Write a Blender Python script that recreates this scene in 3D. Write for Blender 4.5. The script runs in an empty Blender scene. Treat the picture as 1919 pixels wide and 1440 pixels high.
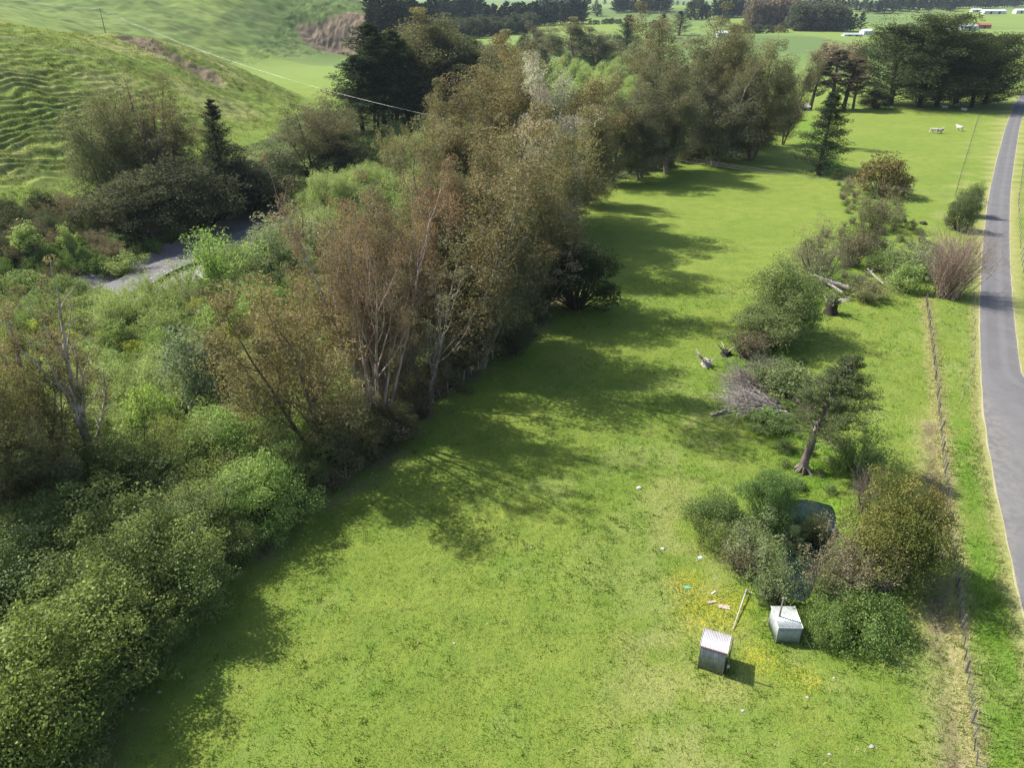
import bpy, math, random
import numpy as np
from math import radians, sin, cos, pi

# ------------------------------------------------------------------ camera, light, exposure
SC = bpy.context.scene
COL = SC.collection
FPX, CX, CY = 1356.0, 959.5, 720.0
PITCH = radians(27.8)
CAMH = 40.0
cam = bpy.data.cameras.new('camera')
cam.sensor_width = 36.0
cam.lens = 36.0 * FPX / 1919.0
cam.clip_end = 40000.0
cam.clip_start = 0.5
camo = bpy.data.objects.new('camera', cam)
camo.location = (0, 0, CAMH)
camo.rotation_euler = (pi / 2 - PITCH, 0, 0)
COL.objects.link(camo)
SC.camera = camo

SUN_EL = radians(48)
SUN_AZ = radians(-67)          # clockwise from +Y, so the sun stands to the left and a little ahead
w = bpy.data.worlds.new('World')
SC.world = w
w.use_nodes = True
nt = w.node_tree
sky = nt.nodes.new('ShaderNodeTexSky')
sky.sky_type = 'NISHITA'
sky.sun_disc = False
sky.sun_elevation = SUN_EL
sky.sun_rotation = SUN_AZ
sky.air_density = 1.0
sky.dust_density = 2.0
bg = nt.nodes['Background']
bg.inputs[1].default_value = 0.115
nt.links.new(sky.outputs[0], bg.inputs[0])
sl = bpy.data.lights.new('sun', 'SUN')
sl.energy = 4.9
sl.angle = radians(0.6)
sl.color = (1.0, 0.945, 0.86)
so = bpy.data.objects.new('sun', sl)
sdir = (sin(SUN_AZ) * cos(SUN_EL), cos(SUN_AZ) * cos(SUN_EL), sin(SUN_EL))
import mathutils
so.rotation_euler = mathutils.Vector(sdir).to_track_quat('Z', 'Y').to_euler()
so.location = (-200, 100, 300)
COL.objects.link(so)
SC.view_settings.view_transform = 'Standard'
SC.view_settings.look = 'None'
SC.view_settings.exposure = 0.81
SC.view_settings.gamma = 1.0
SC.view_settings.use_curve_mapping = False
SC.render.engine = 'CYCLES'
SC.cycles.max_bounces = 6
SC.cycles.diffuse_bounces = 3
SC.cycles.glossy_bounces = 2
SC.cycles.transmission_bounces = 4
SC.cycles.volume_bounces = 0
SC.cycles.use_denoising = True
SC.cycles.denoiser = 'OPENIMAGEDENOISE'
SC.cycles.denoising_input_passes = 'RGB_ALBEDO_NORMAL'
SC.cycles.denoising_prefilter = 'NONE'
SC.cycles.sample_clamp_indirect = 6.0

# ------------------------------------------------------------------ small maths
def sstep(a, b, x):
    t = np.clip((np.asarray(x, float) - a) / (b - a), 0, 1)
    return t * t * (3 - 2 * t)

def _hash(i, j, s):
    n = (i.astype(np.int64) * 374761393 + j.astype(np.int64) * 668265263 + s * 1442695041) & 0xFFFFFFFF
    n = ((n ^ (n >> 13)) * 1274126177) & 0xFFFFFFFF
    n = n ^ (n >> 16)
    return (n & 0xFFFFFF) / float(0xFFFFFF)

def vnoise(x, y, s=0):
    x = np.asarray(x, float); y = np.asarray(y, float)
    i = np.floor(x); j = np.floor(y)
    fx = x - i; fy = y - j
    fx = fx * fx * (3 - 2 * fx); fy = fy * fy * (3 - 2 * fy)
    a = _hash(i, j, s); b = _hash(i + 1, j, s); c = _hash(i, j + 1, s); d = _hash(i + 1, j + 1, s)
    return (a * (1 - fx) + b * fx) * (1 - fy) + (c * (1 - fx) + d * fx) * fy

def fbm(x, y, s=0, o=4):
    r = 0; a = 0.5; t = 0
    for k in range(o):
        r = r + a * vnoise(x * 2 ** k + 17.3 * k, y * 2 ** k - 9.1 * k, s + k)
        t += a; a *= 0.5
    return r / t

def polydist(x, y, P):
    x = np.asarray(x, float); y = np.asarray(y, float)
    best = np.full(x.shape, 1e9)
    for (ax, ay), (bx, by) in zip(P[:-1], P[1:]):
        dx, dy = bx - ax, by - ay
        t = np.clip(((x - ax) * dx + (y - ay) * dy) / (dx * dx + dy * dy), 0, 1)
        best = np.minimum(best, np.hypot(x - ax - t * dx, y - ay - t * dy))
    return best

def inpoly(x, y, P):
    x = np.asarray(x, float); y = np.asarray(y, float)
    r = np.zeros(x.shape, bool)
    n = len(P)
    for k in range(n):
        ax, ay = P[k]; bx, by = P[(k + 1) % n]
        c = ((ay > y) != (by > y)) & (x < (bx - ax) * (y - ay) / ((by - ay) + 1e-12) + ax)
        r ^= c
    return r

SP, CP = sin(PITCH), cos(PITCH)
def ray(px, py):
    """direction of the photograph's pixel: metres right / up per metre forward"""
    yd = py - CY
    down = FPX * SP + yd * CP
    fwd = FPX * CP - yd * SP
    return (px - CX) / fwd, -down / fwd

def onray(px, py, Y):
    a, b = ray(px, py)
    return (a * Y, Y, CAMH + b * Y)

def flat(px, py, z=0.0):
    a, b = ray(px, py)
    Y = (z - CAMH) / b
    return (a * Y, Y)

# ------------------------------------------------------------------ lie of the land
RIVER = [(-260, 100), (-150, 101), (-110, 101), (-88, 100), (-73, 106), (-64, 119), (-58, 140), (-52, 163), (-44, 190), (-38, 225), (-30, 270), (-18, 330), (-5, 420), (20, 560), (60, 700)]
ROADL = [(1919, 172), (1903, 190), (1884, 240), (1868, 300), (1855, 355), (1847, 410), (1841, 470), (1837, 540), (1836, 620), (1838, 700), (1844, 790), (1853, 860), (1871, 940), (1891, 1030), (1908, 1110), (1926, 1190), (1990, 1440), (2085, 1790), (2260, 2400)]
ROADR = [(1960, 160), (1932, 178), (1914, 240), (1902, 300), (1894, 355), (1890, 410), (1889, 470), (1891, 540), (1898, 620), (1916, 700)]
roadL = [flat(*p) for p in ROADL]
# right edge: keep the measured width, then a flare for the side road
def _offset(P, d):
    out = []
    for k, (x, y) in enumerate(P):
        a = P[max(0, k - 1)]; b = P[min(len(P) - 1, k + 1)]
        tx, ty = b[0] - a[0], b[1] - a[1]; l = math.hypot(tx, ty)
        out.append((x - ty / l * d, y + tx / l * d))
    return out
roadR = _offset(roadL, 4.75)
roadC = _offset(roadL, 2.2)
_j = flat(1912, 720)
SIDE = [(_j[0] + 1, _j[1] - 9), (_j[0] + 40, _j[1] - 15), (_j[0] + 95, _j[1] - 22)]
POND = [flat(*p, z=-0.5) for p in [(1478, 952), (1510, 944), (1548, 952), (1556, 990), (1540, 1030), (1512, 1085), (1500, 1118), (1470, 1112), (1474, 1060), (1482, 1000)]]

_cp = np.array([
 (-60,130,-1),(-70,240,0),(-60,300,0),(-55,400,0),(-85,400,0),(-80,480,0),(-150,520,0),(-60,550,0),(-100,560,0.5),(-40,200,0),(-60,90,-1),(-60,40,0),
 (-150,135,1),(-104,150,1),(-90,180,1),(-80,222,.6),(-83,280,.6),(-93,340,.6),(-104,374,.6),(-130,402,2),(-160,440,3),(-200,470,5),
 (-159,250,33.4),(-160,280,30),(-156,300,28.2),(-149,310,29.6),(-136.6,320,25.8),(-126,335,20),(-114,350,11.6),(-103.7,360,4),
 (-130,200,16.5),(-113,240,14.5),(-108,290,11),(-120,270,19),(-132,240,24),(-110,320,11.5),
 (-220,250,46),(-230,180,32),(-200,150,13),(-200,100,2),(-140,100,-1),(-100,85,-1),(-200,50,0),
 (-190,340,25),(-165,380,14),(-220,410,24),(-300,300,55),(-350,400,52),
 (-112,545,.5),(-173,548,2),(-145,660,1),(-147,672,2),(-205,600,21),(-174,566,3.5),(-167,668,13),(-150,698,20),(-123,720,23.5),(-105,742,15),(-72,765,0),(-162,780,43),(-134,764,30),(-240,800,72),(-266,620,42),(-350,560,43),(-272,480,30),(-230,520,17),
 (-420,700,100),(-300,860,90),(-450,500,75),(-60,650,0),(-60,720,0),(-40,800,0),(-90,900,5)], float)
def _tps(P, lam=0.01):
    X = P[:, :2] / 100.0
    d = np.hypot(X[:, None, 0] - X[None, :, 0], X[:, None, 1] - X[None, :, 1])
    K = np.where(d > 0, d * d * np.log(d + 1e-12), 0) + lam * np.eye(len(P))
    A = np.hstack([np.ones((len(P), 1)), X])
    M = np.block([[K, A], [A.T, np.zeros((3, 3))]])
    s = np.linalg.solve(M, np.concatenate([P[:, 2], np.zeros(3)]))
    return X, s
_tx, _ts = _tps(_cp)
def left_land(x, y):
    sh = x.shape
    x = np.clip(x.ravel(), -450, 0) / 100; y = np.clip(y.ravel(), 20, 880) / 100
    r = _ts[-3] + _ts[-2] * x + _ts[-1] * y
    for (a, b), c in zip(_tx, _ts[:-3]):
        d2 = (x - a) ** 2 + (y - b) ** 2
        r = r + c * 0.5 * d2 * np.log(d2 + 1e-9)
    return np.maximum(r, -1.0).reshape(sh)

SCARP = [onray(*p)[:2] for p in [(250, 72, 309), (290, 88, 305), (330, 106, 306), (360, 125, 305), (385, 145, 300)]]
QUARRY = [onray(*p)[:2] for p in [(600, 72, 672), (640, 68, 688), (690, 62, 712), (722, 66, 726)]]
HTRACK = [onray(*p)[:2] for p in [(0, 62, 240), (70, 88, 246), (150, 125, 252), (230, 160, 254), (300, 186, 256)]]

def terrace_zone(x, y, hill):
    return (.10 + 1.0 * sstep(-84, -100, x) * sstep(262, 200, y)) * sstep(470, 400, y) * sstep(.16, .44, fbm(x / 15, y / 15, 49, 4))

def terrace_riser(x, y, hill):
    ph = hill / 1.2 + 4.2 * fbm(x / 26, y / 26, 47, 3) + 1.3 * fbm(x / 6, y / 6, 48, 2)
    fr = ph - np.floor(ph)
    return sstep(.36, .5, fr) * sstep(.96, .84, fr) * np.clip(terrace_zone(x, y, hill), 0, 1)

def land(x, y, detail=True):
    """height of the ground, metres"""
    x = np.asarray(x, float); y = np.asarray(y, float)
    z = np.zeros(np.broadcast(x, y).shape)
    x = x + z; y = y + z
    m = sstep(-48, -70, x) * sstep(1100, 880, y) * sstep(20, 60, y)
    L = (x < -45) & (y > 15) & (y < 1150)
    hill = np.zeros_like(z)
    if L.any():
        hill[L] = left_land(x[L], y[L])
    z = z + hill * m
    # the plain beyond rises in rolls
    far = sstep(520, 2100, y)
    z = z + far * 30 + sstep(500, 1100, y) * 14 * (fbm(x / 420, y / 420, 5, 3) - 0.5) * (1 + 1.2 * far)
    z = z + sstep(1100, 1900, y) * sstep(500, 900, x) * 5
    d = np.hypot(x, y)
    z = z + sstep(3500, 7500, d) * (150 * (fbm(x / 2600 + 3, y / 2600, 9, 4)) - 22)
    if detail:
        rd = np.minimum(polydist(x, y, roadC), np.maximum(polydist(x, y, SIDE) - 14, 0))
        z = z + 0.5 * (fbm(x / 22, y / 22, 21, 3) - 0.5) * sstep(3, 12, rd) * sstep(600, 300, y)
        z = z + 0.16 * (fbm(x / 2.2, y / 2.2, 31, 2) - 0.5) * sstep(3, 6, rd) * sstep(300, 150, y)
        # hill lumps and stock terraces
        hm = sstep(1.2, 6, hill) * m
        nearA = sstep(470, 400, y)
        z = z + hm * (2.6 * (fbm(x / 26, y / 26, 41, 3) - 0.5) + 2.0 * (fbm(x / 6.5, y / 6.5, 43, 4) - 0.5) + .8 * (fbm(x / 2.4, y / 2.4, 44, 2) - .5))
        ph = hill / 1.2 + 4.2 * fbm(x / 26, y / 26, 47, 3) + 1.3 * fbm(x / 6, y / 6, 48, 2)
        fr = ph - np.floor(ph)
        tz = terrace_zone(x, y, hill) * hm
        z = z + tz * 1.45 * (sstep(.30, .92, fr) - fr)
        z = z + hm * (1 - nearA) * 2.6 * (fbm(x / 10, y / 10, 53, 3) - 0.5)
        sd = polydist(x, y, SCARP)
        z = z - 3.2 * sstep(9, 1, sd + 5 * (fbm(x / 5, y / 5, 61, 3) - .5)) * (y < 420)
        qd = polydist(x, y, QUARRY)
        z = z + sstep(22, 6, qd) * 3 * (fbm(x / 4, y / 9, 62, 3) - .5)
    # river, ditch along the shrubs, pond
    r = polydist(x, y, RIVER)
    z = z - 2.7 * sstep(15.5, 6.0, r + 3 * (fbm(x / 9, y / 9, 71, 2) - .5)) * sstep(360, 230, y)
    if detail:
        z = z - 1.1 * sstep(1.7, 0.0, np.where(inpoly(x, y, POND), 0, polydist(x, y, POND + POND[:1])) + 1.1 * (fbm(x / 1.6, y / 1.6, 73, 3) - .5))
    return z

def land1(x, y):
    return float(land(np.array([x]), np.array([y]))[0])

def hit(px, py, y0=22.0):
    """where the line of sight through a pixel meets the ground"""
    a, b = ray(px, py)
    Y = np.concatenate([np.arange(y0, 700, 0.5), np.arange(700, 6000, 4.0)])
    z = CAMH + b * Y
    g = land(a * Y, Y)
    k = np.argmax(z <= g)
    if not (z <= g).any():
        k = len(Y) - 1
    Yk = Y[k]
    return (a * Yk, Yk, float(g[k]))

# ------------------------------------------------------------------ scene bookkeeping
def link(o):
    COL.objects.link(o); return o

def tag(o, label=None, cat=None, group=None, kind=None):
    if label: o['label'] = label
    if cat: o['category'] = cat
    if group: o['group'] = group
    if kind: o['kind'] = kind
    return o

def empty(name, loc, label, cat, group=None, rz=0.0):
    o = bpy.data.objects.new(name, None)
    o.empty_display_size = 0.3
    o.location = loc; o.rotation_euler = (0, 0, rz)
    link(o); return tag(o, label, cat, group)

def meshdata(name, V, F, mat, smooth=False, attrs=None):
    """V (n,3); F an (m,k) array or a list of such arrays"""
    me = bpy.data.meshes.new(name)
    V = np.asarray(V, np.float32)
    Fs = [np.asarray(f, np.int32) for f in (F if isinstance(F, list) else [F]) if len(f)]
    me.vertices.add(len(V)); me.vertices.foreach_set('co', V.ravel())
    nl = sum(f.size for f in Fs); nf = sum(len(f) for f in Fs)
    me.loops.add(nl); me.polygons.add(nf)
    me.loops.foreach_set('vertex_index', np.concatenate([f.ravel() for f in Fs]))
    tot = np.concatenate([np.full(len(f), f.shape[1], np.int32) for f in Fs])
    st = np.concatenate([[0], np.cumsum(tot)[:-1]]).astype(np.int32)
    me.polygons.foreach_set('loop_start', st)
    me.polygons.foreach_set('loop_total', tot)
    me.polygons.foreach_set('use_smooth', np.full(nf, smooth))
    if attrs:
        for k, (dom, val) in attrs.items():
            a = me.attributes.new(k, 'FLOAT', dom); a.data.foreach_set('value', np.asarray(val, np.float32))
    me.update(calc_edges=True)
    if mat is not None: me.materials.append(mat)
    return me

def obj(name, me, parent=None, loc=None):
    o = bpy.data.objects.new(name, me)
    if parent is not None: o.parent = parent
    if loc is not None: o.location = loc
    return link(o)

class MB:
    """collects boxes, bars, tubes and sheets; built as one mesh"""
    def __init__(s): s.V = []; s.F = {}; s.n = 0
    def add(s, V, F):
        V = np.asarray(V, float); F = np.asarray(F, int)
        s.V.append(V); s.F.setdefault(F.shape[1], []).append(F + s.n); s.n += len(V)
    def box(s, c, d, rz=0.0, tilt=None):
        x, y, z = [v / 2 for v in d]
        P = np.array([(-x,-y,-z),(x,-y,-z),(x,y,-z),(-x,y,-z),(-x,-y,z),(x,-y,z),(x,y,z),(-x,y,z)])
        if tilt is not None:
            P = P @ np.array(mathutils.Euler(tilt).to_matrix()).T
        R = np.array([[cos(rz), -sin(rz), 0], [sin(rz), cos(rz), 0], [0, 0, 1]])
        P = P @ R.T + np.array(c)
        s.add(P, [(0,3,2,1),(4,5,6,7),(0,1,5,4),(1,2,6,5),(2,3,7,6),(3,0,4,7)])
    def tube(s, P, R, sides=6, cap=True):
        V, F, C = tube(P, R, sides)
        s.add(V, F)
        if cap:
            s.F.setdefault(sides, []).append(np.array(C) + s.n - len(V))
    def data(s, name, mat, smooth=False):
        return meshdata(name, np.vstack(s.V), [np.vstack(f) for f in s.F.values()], mat, smooth)
    def build(s, name, mat, parent=None, loc=None, smooth=False):
        return obj(name, s.data(name, mat, smooth), parent, loc)

def tube(P, R, sides=5):
    P = np.asarray(P, float); n = len(P)
    R = np.broadcast_to(np.asarray(R, float), (n,))
    T = np.gradient(P, axis=0)
    T /= np.linalg.norm(T, axis=1, keepdims=True) + 1e-9
    m = np.abs(T.mean(0)); ref = np.eye(3)[int(np.argmin(m))]
    U = np.cross(T, ref); U /= np.linalg.norm(U, axis=1, keepdims=True) + 1e-9
    W = np.cross(T, U)
    a = np.arange(sides) * 2 * pi / sides
    V = P[:, None] + R[:, None, None] * (np.cos(a)[None, :, None] * U[:, None] + np.sin(a)[None, :, None] * W[:, None])
    i = np.arange(n - 1)[:, None] * sides; k = np.arange(sides)[None]; k2 = (k + 1) % sides
    F = np.stack([i + k, i + k2, i + sides + k2, i + sides + k], -1).reshape(-1, 4)
    C = [list(range(sides))[::-1], list(range((n - 1) * sides, n * sides))]
    return V.reshape(-1, 3), F, C

# ------------------------------------------------------------------ materials
class NT:
    def __init__(s, name):
        s.m = bpy.data.materials.new(name); s.m.use_nodes = True
        s.t = s.m.node_tree; s.t.nodes.clear()
        s.out = s.t.nodes.new('ShaderNodeOutputMaterial')
    def n(s, typ, **kw):
        nd = s.t.nodes.new('ShaderNode' + typ)
        for k, v in kw.items(): setattr(nd, k, v)
        return nd
    def l(s, a, b): s.t.links.new(a, b)
    def put(s, sock, v):
        if isinstance(v, bpy.types.NodeSocket): s.l(v, sock)
        elif isinstance(v, (tuple, list)) and len(v) == 3 and sock.type == 'RGBA': sock.default_value = (*v, 1)
        else: sock.default_value = v
    def noise(s, scale, detail=3, rough=0.55, vec=None, dist=0.0, fac=True):
        nd = s.n('TexNoise'); nd.inputs['Scale'].default_value = scale
        nd.inputs['Detail'].default_value = detail; nd.inputs['Roughness'].default_value = rough
        nd.inputs['Distortion'].default_value = dist
        if vec is not None: s.l(vec, nd.inputs['Vector'])
        return nd.outputs['Fac' if fac else 'Color']
    def pos(s, sc=None):
        g = s.n('NewGeometry').outputs['Position']
        if sc is None: return g
        mp = s.n('Mapping'); mp.inputs['Scale'].default_value = sc; s.l(g, mp.inputs['Vector'])
        return mp.outputs[0]
    def objpos(s, sc=(1, 1, 1)):
        g = s.n('TexCoord').outputs['Object']
        mp = s.n('Mapping'); mp.inputs['Scale'].default_value = sc; s.l(g, mp.inputs['Vector'])
        return mp.outputs[0]
    def ramp(s, v, lo, hi, a=0.0, b=1.0):
        nd = s.n('MapRange', interpolation_type='SMOOTHSTEP')
        s.put(nd.inputs[0], v)
        for k, q in zip((1, 2, 3, 4), (lo, hi, a, b)): nd.inputs[k].default_value = q
        return nd.outputs[0]
    def math(s, op, a, b=0.0):
        nd = s.n('Math', operation=op); s.put(nd.inputs[0], a); s.put(nd.inputs[1], b); return nd.outputs[0]
    def mix(s, f, a, b, mode='MIX'):
        nd = s.n('MixRGB', blend_type=mode); s.put(nd.inputs[0], f); s.put(nd.inputs[1], a); s.put(nd.inputs[2], b)
        return nd.outputs[0]
    def attr(s, name, typ='GEOMETRY', out='Fac'):
        nd = s.n('Attribute', attribute_type=typ, attribute_name=name); return nd.outputs[out]
    def bump(s, h, strength=0.5, dist=0.1):
        nd = s.n('Bump'); nd.inputs['Strength'].default_value = strength; nd.inputs['Distance'].default_value = dist
        s.l(h, nd.inputs['Height']); return nd.outputs[0]
    def bsdf(s, col, rough=0.85, spec=0.25, normal=None, metal=0.0):
        nd = s.n('BsdfPrincipled')
        s.put(nd.inputs['Base Color'], col); s.put(nd.inputs['Roughness'], rough)
        s.put(nd.inputs['Specular IOR Level'], spec); s.put(nd.inputs['Metallic'], metal)
        if normal is not None: s.l(normal, nd.inputs['Normal'])
        return nd.outputs[0]
    def done(s, sh):
        s.l(sh, s.out.inputs[0]); return s.m

def simple(name, c1, c2, scale=3.0, rough=0.8, metal=0.0, bump=0.3, dist=0.02, sc=(1, 1, 1)):
    t = NT(name); v = t.objpos(sc); f = t.noise(scale, 5, .6, v)
    f2 = t.ramp(f, .3, .7)
    return t.done(t.bsdf(t.mix(f2, c1, c2), rough, 0.3, t.bump(f, bump, dist), metal))

def leaf_material(name, transl=0.40, gloss=0.006):
    t = NT(name)
    info = t.n('ObjectInfo')
    base = info.outputs['Color']
    acc = t.attr('accent', 'OBJECT', 'Color')
    c = t.mix(t.attr('tint'), base, acc)
    lum = t.attr('lum')
    c = t.mix(1.0, c, t.n('CombineColor').outputs[0], 'MULTIPLY')
    cc = c.node.inputs[2].links[0].from_node
    v = t.ramp(lum, 0, 1, .62, 1.38)
    for k in range(3): t.l(v, cc.inputs[k])
    d = t.n('BsdfDiffuse'); t.l(c, d.inputs[0])
    tr = t.n('BsdfTranslucent')
    c2 = t.mix(1.0, c, (1.0, 1.1, .55), 'MULTIPLY'); t.l(c2, tr.inputs[0])
    m = t.n('MixShader'); m.inputs[0].default_value = transl
    t.l(d.outputs[0], m.inputs[1]); t.l(tr.outputs[0], m.inputs[2])
    g = t.n('BsdfGlossy'); g.inputs['Roughness'].default_value = .45
    m2 = t.n('MixShader'); m2.inputs[0].default_value = gloss
    t.l(m.outputs[0], m2.inputs[1]); t.l(g.outputs[0], m2.inputs[2])
    return t.done(m2.outputs[0])
M_LEAF = leaf_material('leaf')
M_NEEDLE = leaf_material('needle', 0.12, 0.03)

def bark_material():
    t = NT('bark')
    v = t.objpos((1, 1, .22))
    f = t.noise(3.0, 5, .6, v); f2 = t.noise(12, 3, .6, v)
    b = t.n('ObjectInfo').outputs['Color']
    dark = t.mix(1.0, b, (.42, .38, .36), 'MULTIPLY')
    c = t.mix(t.ramp(f, .35, .66), dark, b)
    c = t.mix(t.ramp(f2, .5, .8, 0, .5), c, t.mix(1.0, b, (.6, .5, .42), 'MULTIPLY'))
    return t.done(t.bsdf(c, .9, .2, t.bump(f2, .6, .03)))
M_BARK = bark_material()
# ------------------------------------------------------------------ ground sheet, partitioned into named pieces
def grade(a, b, s): return np.arange(a, b, s)
def geo(a, b, s, k):
    r = [a]
    while r[-1] < b: r.append(r[-1] + s); s *= k
    return np.array(r)
GX = np.concatenate([-geo(420, 9500, 6, 1.13)[::-1], grade(-418, -190, 2.4), grade(-190, -84, .46), grade(-84, -20, .95), grade(-20, 60, .8), grade(60, 120, 1.6), geo(120, 9500, 4, 1.055)])
GY = np.concatenate([grade(-60, 20, 4), grade(20, 115, .75), grade(115, 135, .95), grade(135, 255, .55), grade(255, 370, .95), grade(370, 760, 2.2), geo(760, 14000, 6, 1.045)])
GX = np.unique(np.round(GX, 3)); GY = np.unique(np.round(GY, 3))
nx, ny = len(GX), len(GY)
XX, YY = np.meshgrid(GX, GY)
ZZ = land(XX, YY)
hilln = np.zeros_like(ZZ); Lm = (XX < -45) & (YY > 15) & (YY < 1150)
hilln[Lm] = left_land(XX[Lm], YY[Lm])
rivd = polydist(XX, YY, RIVER); rivd = rivd + 3 * (fbm(XX / 9, YY / 9, 71, 2) - .5)

FENCE = [(63.2, 103.8), (52.2, 80.0), (40.2, 54.7), (27.4, 27.2), (23.5, 18.5)]
EDGE = [flat(*p) for p in [(60, 1560), (150, 1440), (205, 1330), (290, 1220), (400, 1090), (560, 955), (690, 875), (830, 745), (960, 655), (1060, 560), (1100, 490), (1075, 395), (1150, 340), (1300, 310), (1430, 275), (1500, 215)]]
PADDOCK = EDGE + [flat(1600, 190), flat(1919, 190), (180, 200), (40, 0), (-40, 10)]
inpad = inpoly(XX, YY, PADDOCK)
near = YY < 420
edged = polydist(XX, YY, EDGE)
n1 = fbm(XX / 5, YY / 5, 81, 4); n2 = fbm(XX / 1.6, YY / 1.6, 83, 3)
DITCH = [flat(*p) for p in [(1500, 1130), (1520, 940), (1500, 800), (1400, 720), (1450, 600), (1560, 520), (1620, 430), (1660, 350), (1560, 320), (1500, 215)]]
ditd = polydist(XX, YY, DITCH)
fend = polydist(XX, YY, FENCE)
rdd = polydist(XX, YY, roadC)
TRACK = [flat(*p) for p in [(1745, 800), (1748, 950), (1752, 1050), (1757, 1130), (1762, 1230), (1772, 1320), (1790, 1460)]]
trackd = polydist(XX, YY, TRACK)
PATH2 = [flat(*p) for p in [(1285, 1440), (1283, 1300), (1272, 1180), (1262, 1080), (1240, 1000), (1262, 900), (1310, 800)]]
bare = 0.95 * sstep(1.15, .25, trackd + 1.3 * (n1 - .5) + 0.7 * (n2 - .5)) * sstep(.28, .62, n2 + .12)
bare = np.maximum(bare, .9 * sstep(3.0, 0.5, edged + 3 * (n1 - .5)) * (YY < 120) * sstep(.35, .6, n2))
bare = np.maximum(bare, sstep(10, 5, polydist(XX, YY, SCARP) + 7 * (fbm(XX / 7, YY / 7, 87, 3) - .5)) * (YY < 420))
qd = polydist(XX, YY, QUARRY)
bare = np.maximum(bare, sstep(24, 15, qd + 10 * (fbm(XX / 12, YY / 12, 88, 3) - .5)))
bare = np.maximum(bare, .45 * sstep(2.2, .9, polydist(XX, YY, HTRACK) + (n1 - .5)) * near)
riverside = (~inpad) & (YY < 330) & (hilln < 1.5) & (XX < 40)
riser_dark = terrace_riser(XX, YY, hilln) * sstep(1.5, 4, hilln)  # risers coloured dark: bare ground, with their shade painted in
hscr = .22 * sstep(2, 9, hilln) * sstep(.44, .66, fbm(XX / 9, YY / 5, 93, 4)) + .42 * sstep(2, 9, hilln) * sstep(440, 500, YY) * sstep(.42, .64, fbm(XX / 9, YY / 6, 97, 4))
scrub = np.where(riverside, .55 + .45 * sstep(.35, .6, n1), 0.0)
bare = np.maximum(bare, .35 * riverside * sstep(.5, .7, n2))
dry = .8 * sstep(1.3, .3, fend + 1.2 * (n2 - .5)) + .55 * sstep(2.8, .6, trackd + 2 * (n1 - .5))
dry = np.maximum(dry, .8 * sstep(3.9, 2.6, rdd + 1.0 * (n2 - .5)))
dry = np.maximum(dry, .4 * sstep(6.5, 1.0, polydist(XX, YY, PATH2) + 5 * (n1 - .5)) * sstep(.35, .65, n2))
dry = np.maximum(dry, .26 * sstep(.58, .8, n1) * (YY < 110))
dry = np.maximum(dry, .55 * sstep(1.5, 6, hilln) * sstep(.42, .72, fbm(XX / 14, YY / 14, 89, 4)))
dry = np.maximum(dry, .35 * sstep(.5, .75, n1) * ((XX > np.interp(YY, [p[1] for p in FENCE[::-1]], [p[0] for p in FENCE[::-1]])) & (rdd < 12)))
lush = .9 * sstep(7, 1.5, ditd + 5 * (n1 - .5)) * sstep(.3, .6, n2)
lush = np.maximum(lush, .42 * (sstep(.52, .66, n1) * inpad * (YY < 105)))
VERGE = [flat(*p) for p in [(1782, 780), (1835, 800), (1880, 1000), (1919, 1200), (1919, 1440), (1830, 1440), (1795, 1050)]]
lush = np.maximum(lush, .95 * inpoly(XX + 1.5 * (n1 - .5), YY, VERGE) * sstep(.25, .55, n1))
BUTTER = [((14.6, 39.4), 3.6), ((17.2, 35.2), 2.0), ((19.5, 33.4), 1.6), ((13.6, 42.5), 2.2), ((16.2, 40.6), 2.5)]
flower = np.zeros_like(ZZ)
for (bx, by), br in BUTTER:
    flower = np.maximum(flower, sstep(br, br * .35, np.hypot(XX - bx, YY - by)))
far = sstep(260, 700, YY)
# paddocks of the plain: colour differs field by field
fieldu = _hash(np.floor((XX + 60 * fbm(XX / 300, YY / 300, 91, 2)) / 190).astype(int), np.floor((YY + .35 * XX) / 260).astype(int), 7)
fieldt = far * fieldu
fieldt = np.maximum(fieldt, .0 * sstep(2, 9, hilln) * sstep(440, 480, YY))

mt = NT('grassland')
P = mt.pos()
nA = mt.noise(.035, 4, .6, P); nB = mt.noise(.35, 4, .6, P); nC = mt.noise(2.2, 5, .68, P); nD = mt.noise(9.0, 4, .7, P)
pm = mt.n('Mapping'); pm.inputs['Scale'].default_value = (5.0, 5.0, 1); mt.l(P, pm.inputs['Vector'])
c = mt.mix(mt.ramp(nA, .35, .65), (.159, .221, .034), (.204, .250, .046))
c = mt.mix(mt.ramp(nB, .38, .70, 0, .75), c, (.122, .186, .029))
c = mt.mix(mt.ramp(nC, .44, .72, 0, .60), c, (.100, .172, .026))
c = mt.mix(mt.ramp(nD, .50, .72, 0, .45), c, (.285, .300, .095))
c = mt.mix(mt.ramp(nD, .48, .30, 0, .55), c, (.080, .132, .022))
lushc = mt.mix(mt.ramp(nC, .4, .65), (.075, .175, .016), (.125, .240, .022))
c = mt.mix(mt.math('MULTIPLY', mt.attr('lush'), mt.ramp(nC, .3, .6, .45, 1)), c, lushc)
dryc = mt.mix(mt.ramp(nD, .35, .65), (.30, .275, .11), (.42, .375, .19))
c = mt.mix(mt.math('MULTIPLY', mt.attr('dry'), mt.ramp(nC, .3, .6, .35, 1)), c, dryc)
yel = mt.math('MULTIPLY', mt.attr('flower'), mt.ramp(nD, .5, .64))
c = mt.mix(mt.math('MULTIPLY', yel, .75), c, (.62, .46, .01))
fld = mt.mix(mt.ramp(mt.attr('field'), .1, 1.0), (.175, .245, .062), (.095, .150, .055))
c = mt.mix(mt.ramp(mt.attr('field'), 0, .3, 0, .8), c, fld)
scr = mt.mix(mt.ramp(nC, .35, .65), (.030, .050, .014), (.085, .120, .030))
c = mt.mix(mt.attr('scrub'), c, scr)
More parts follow.
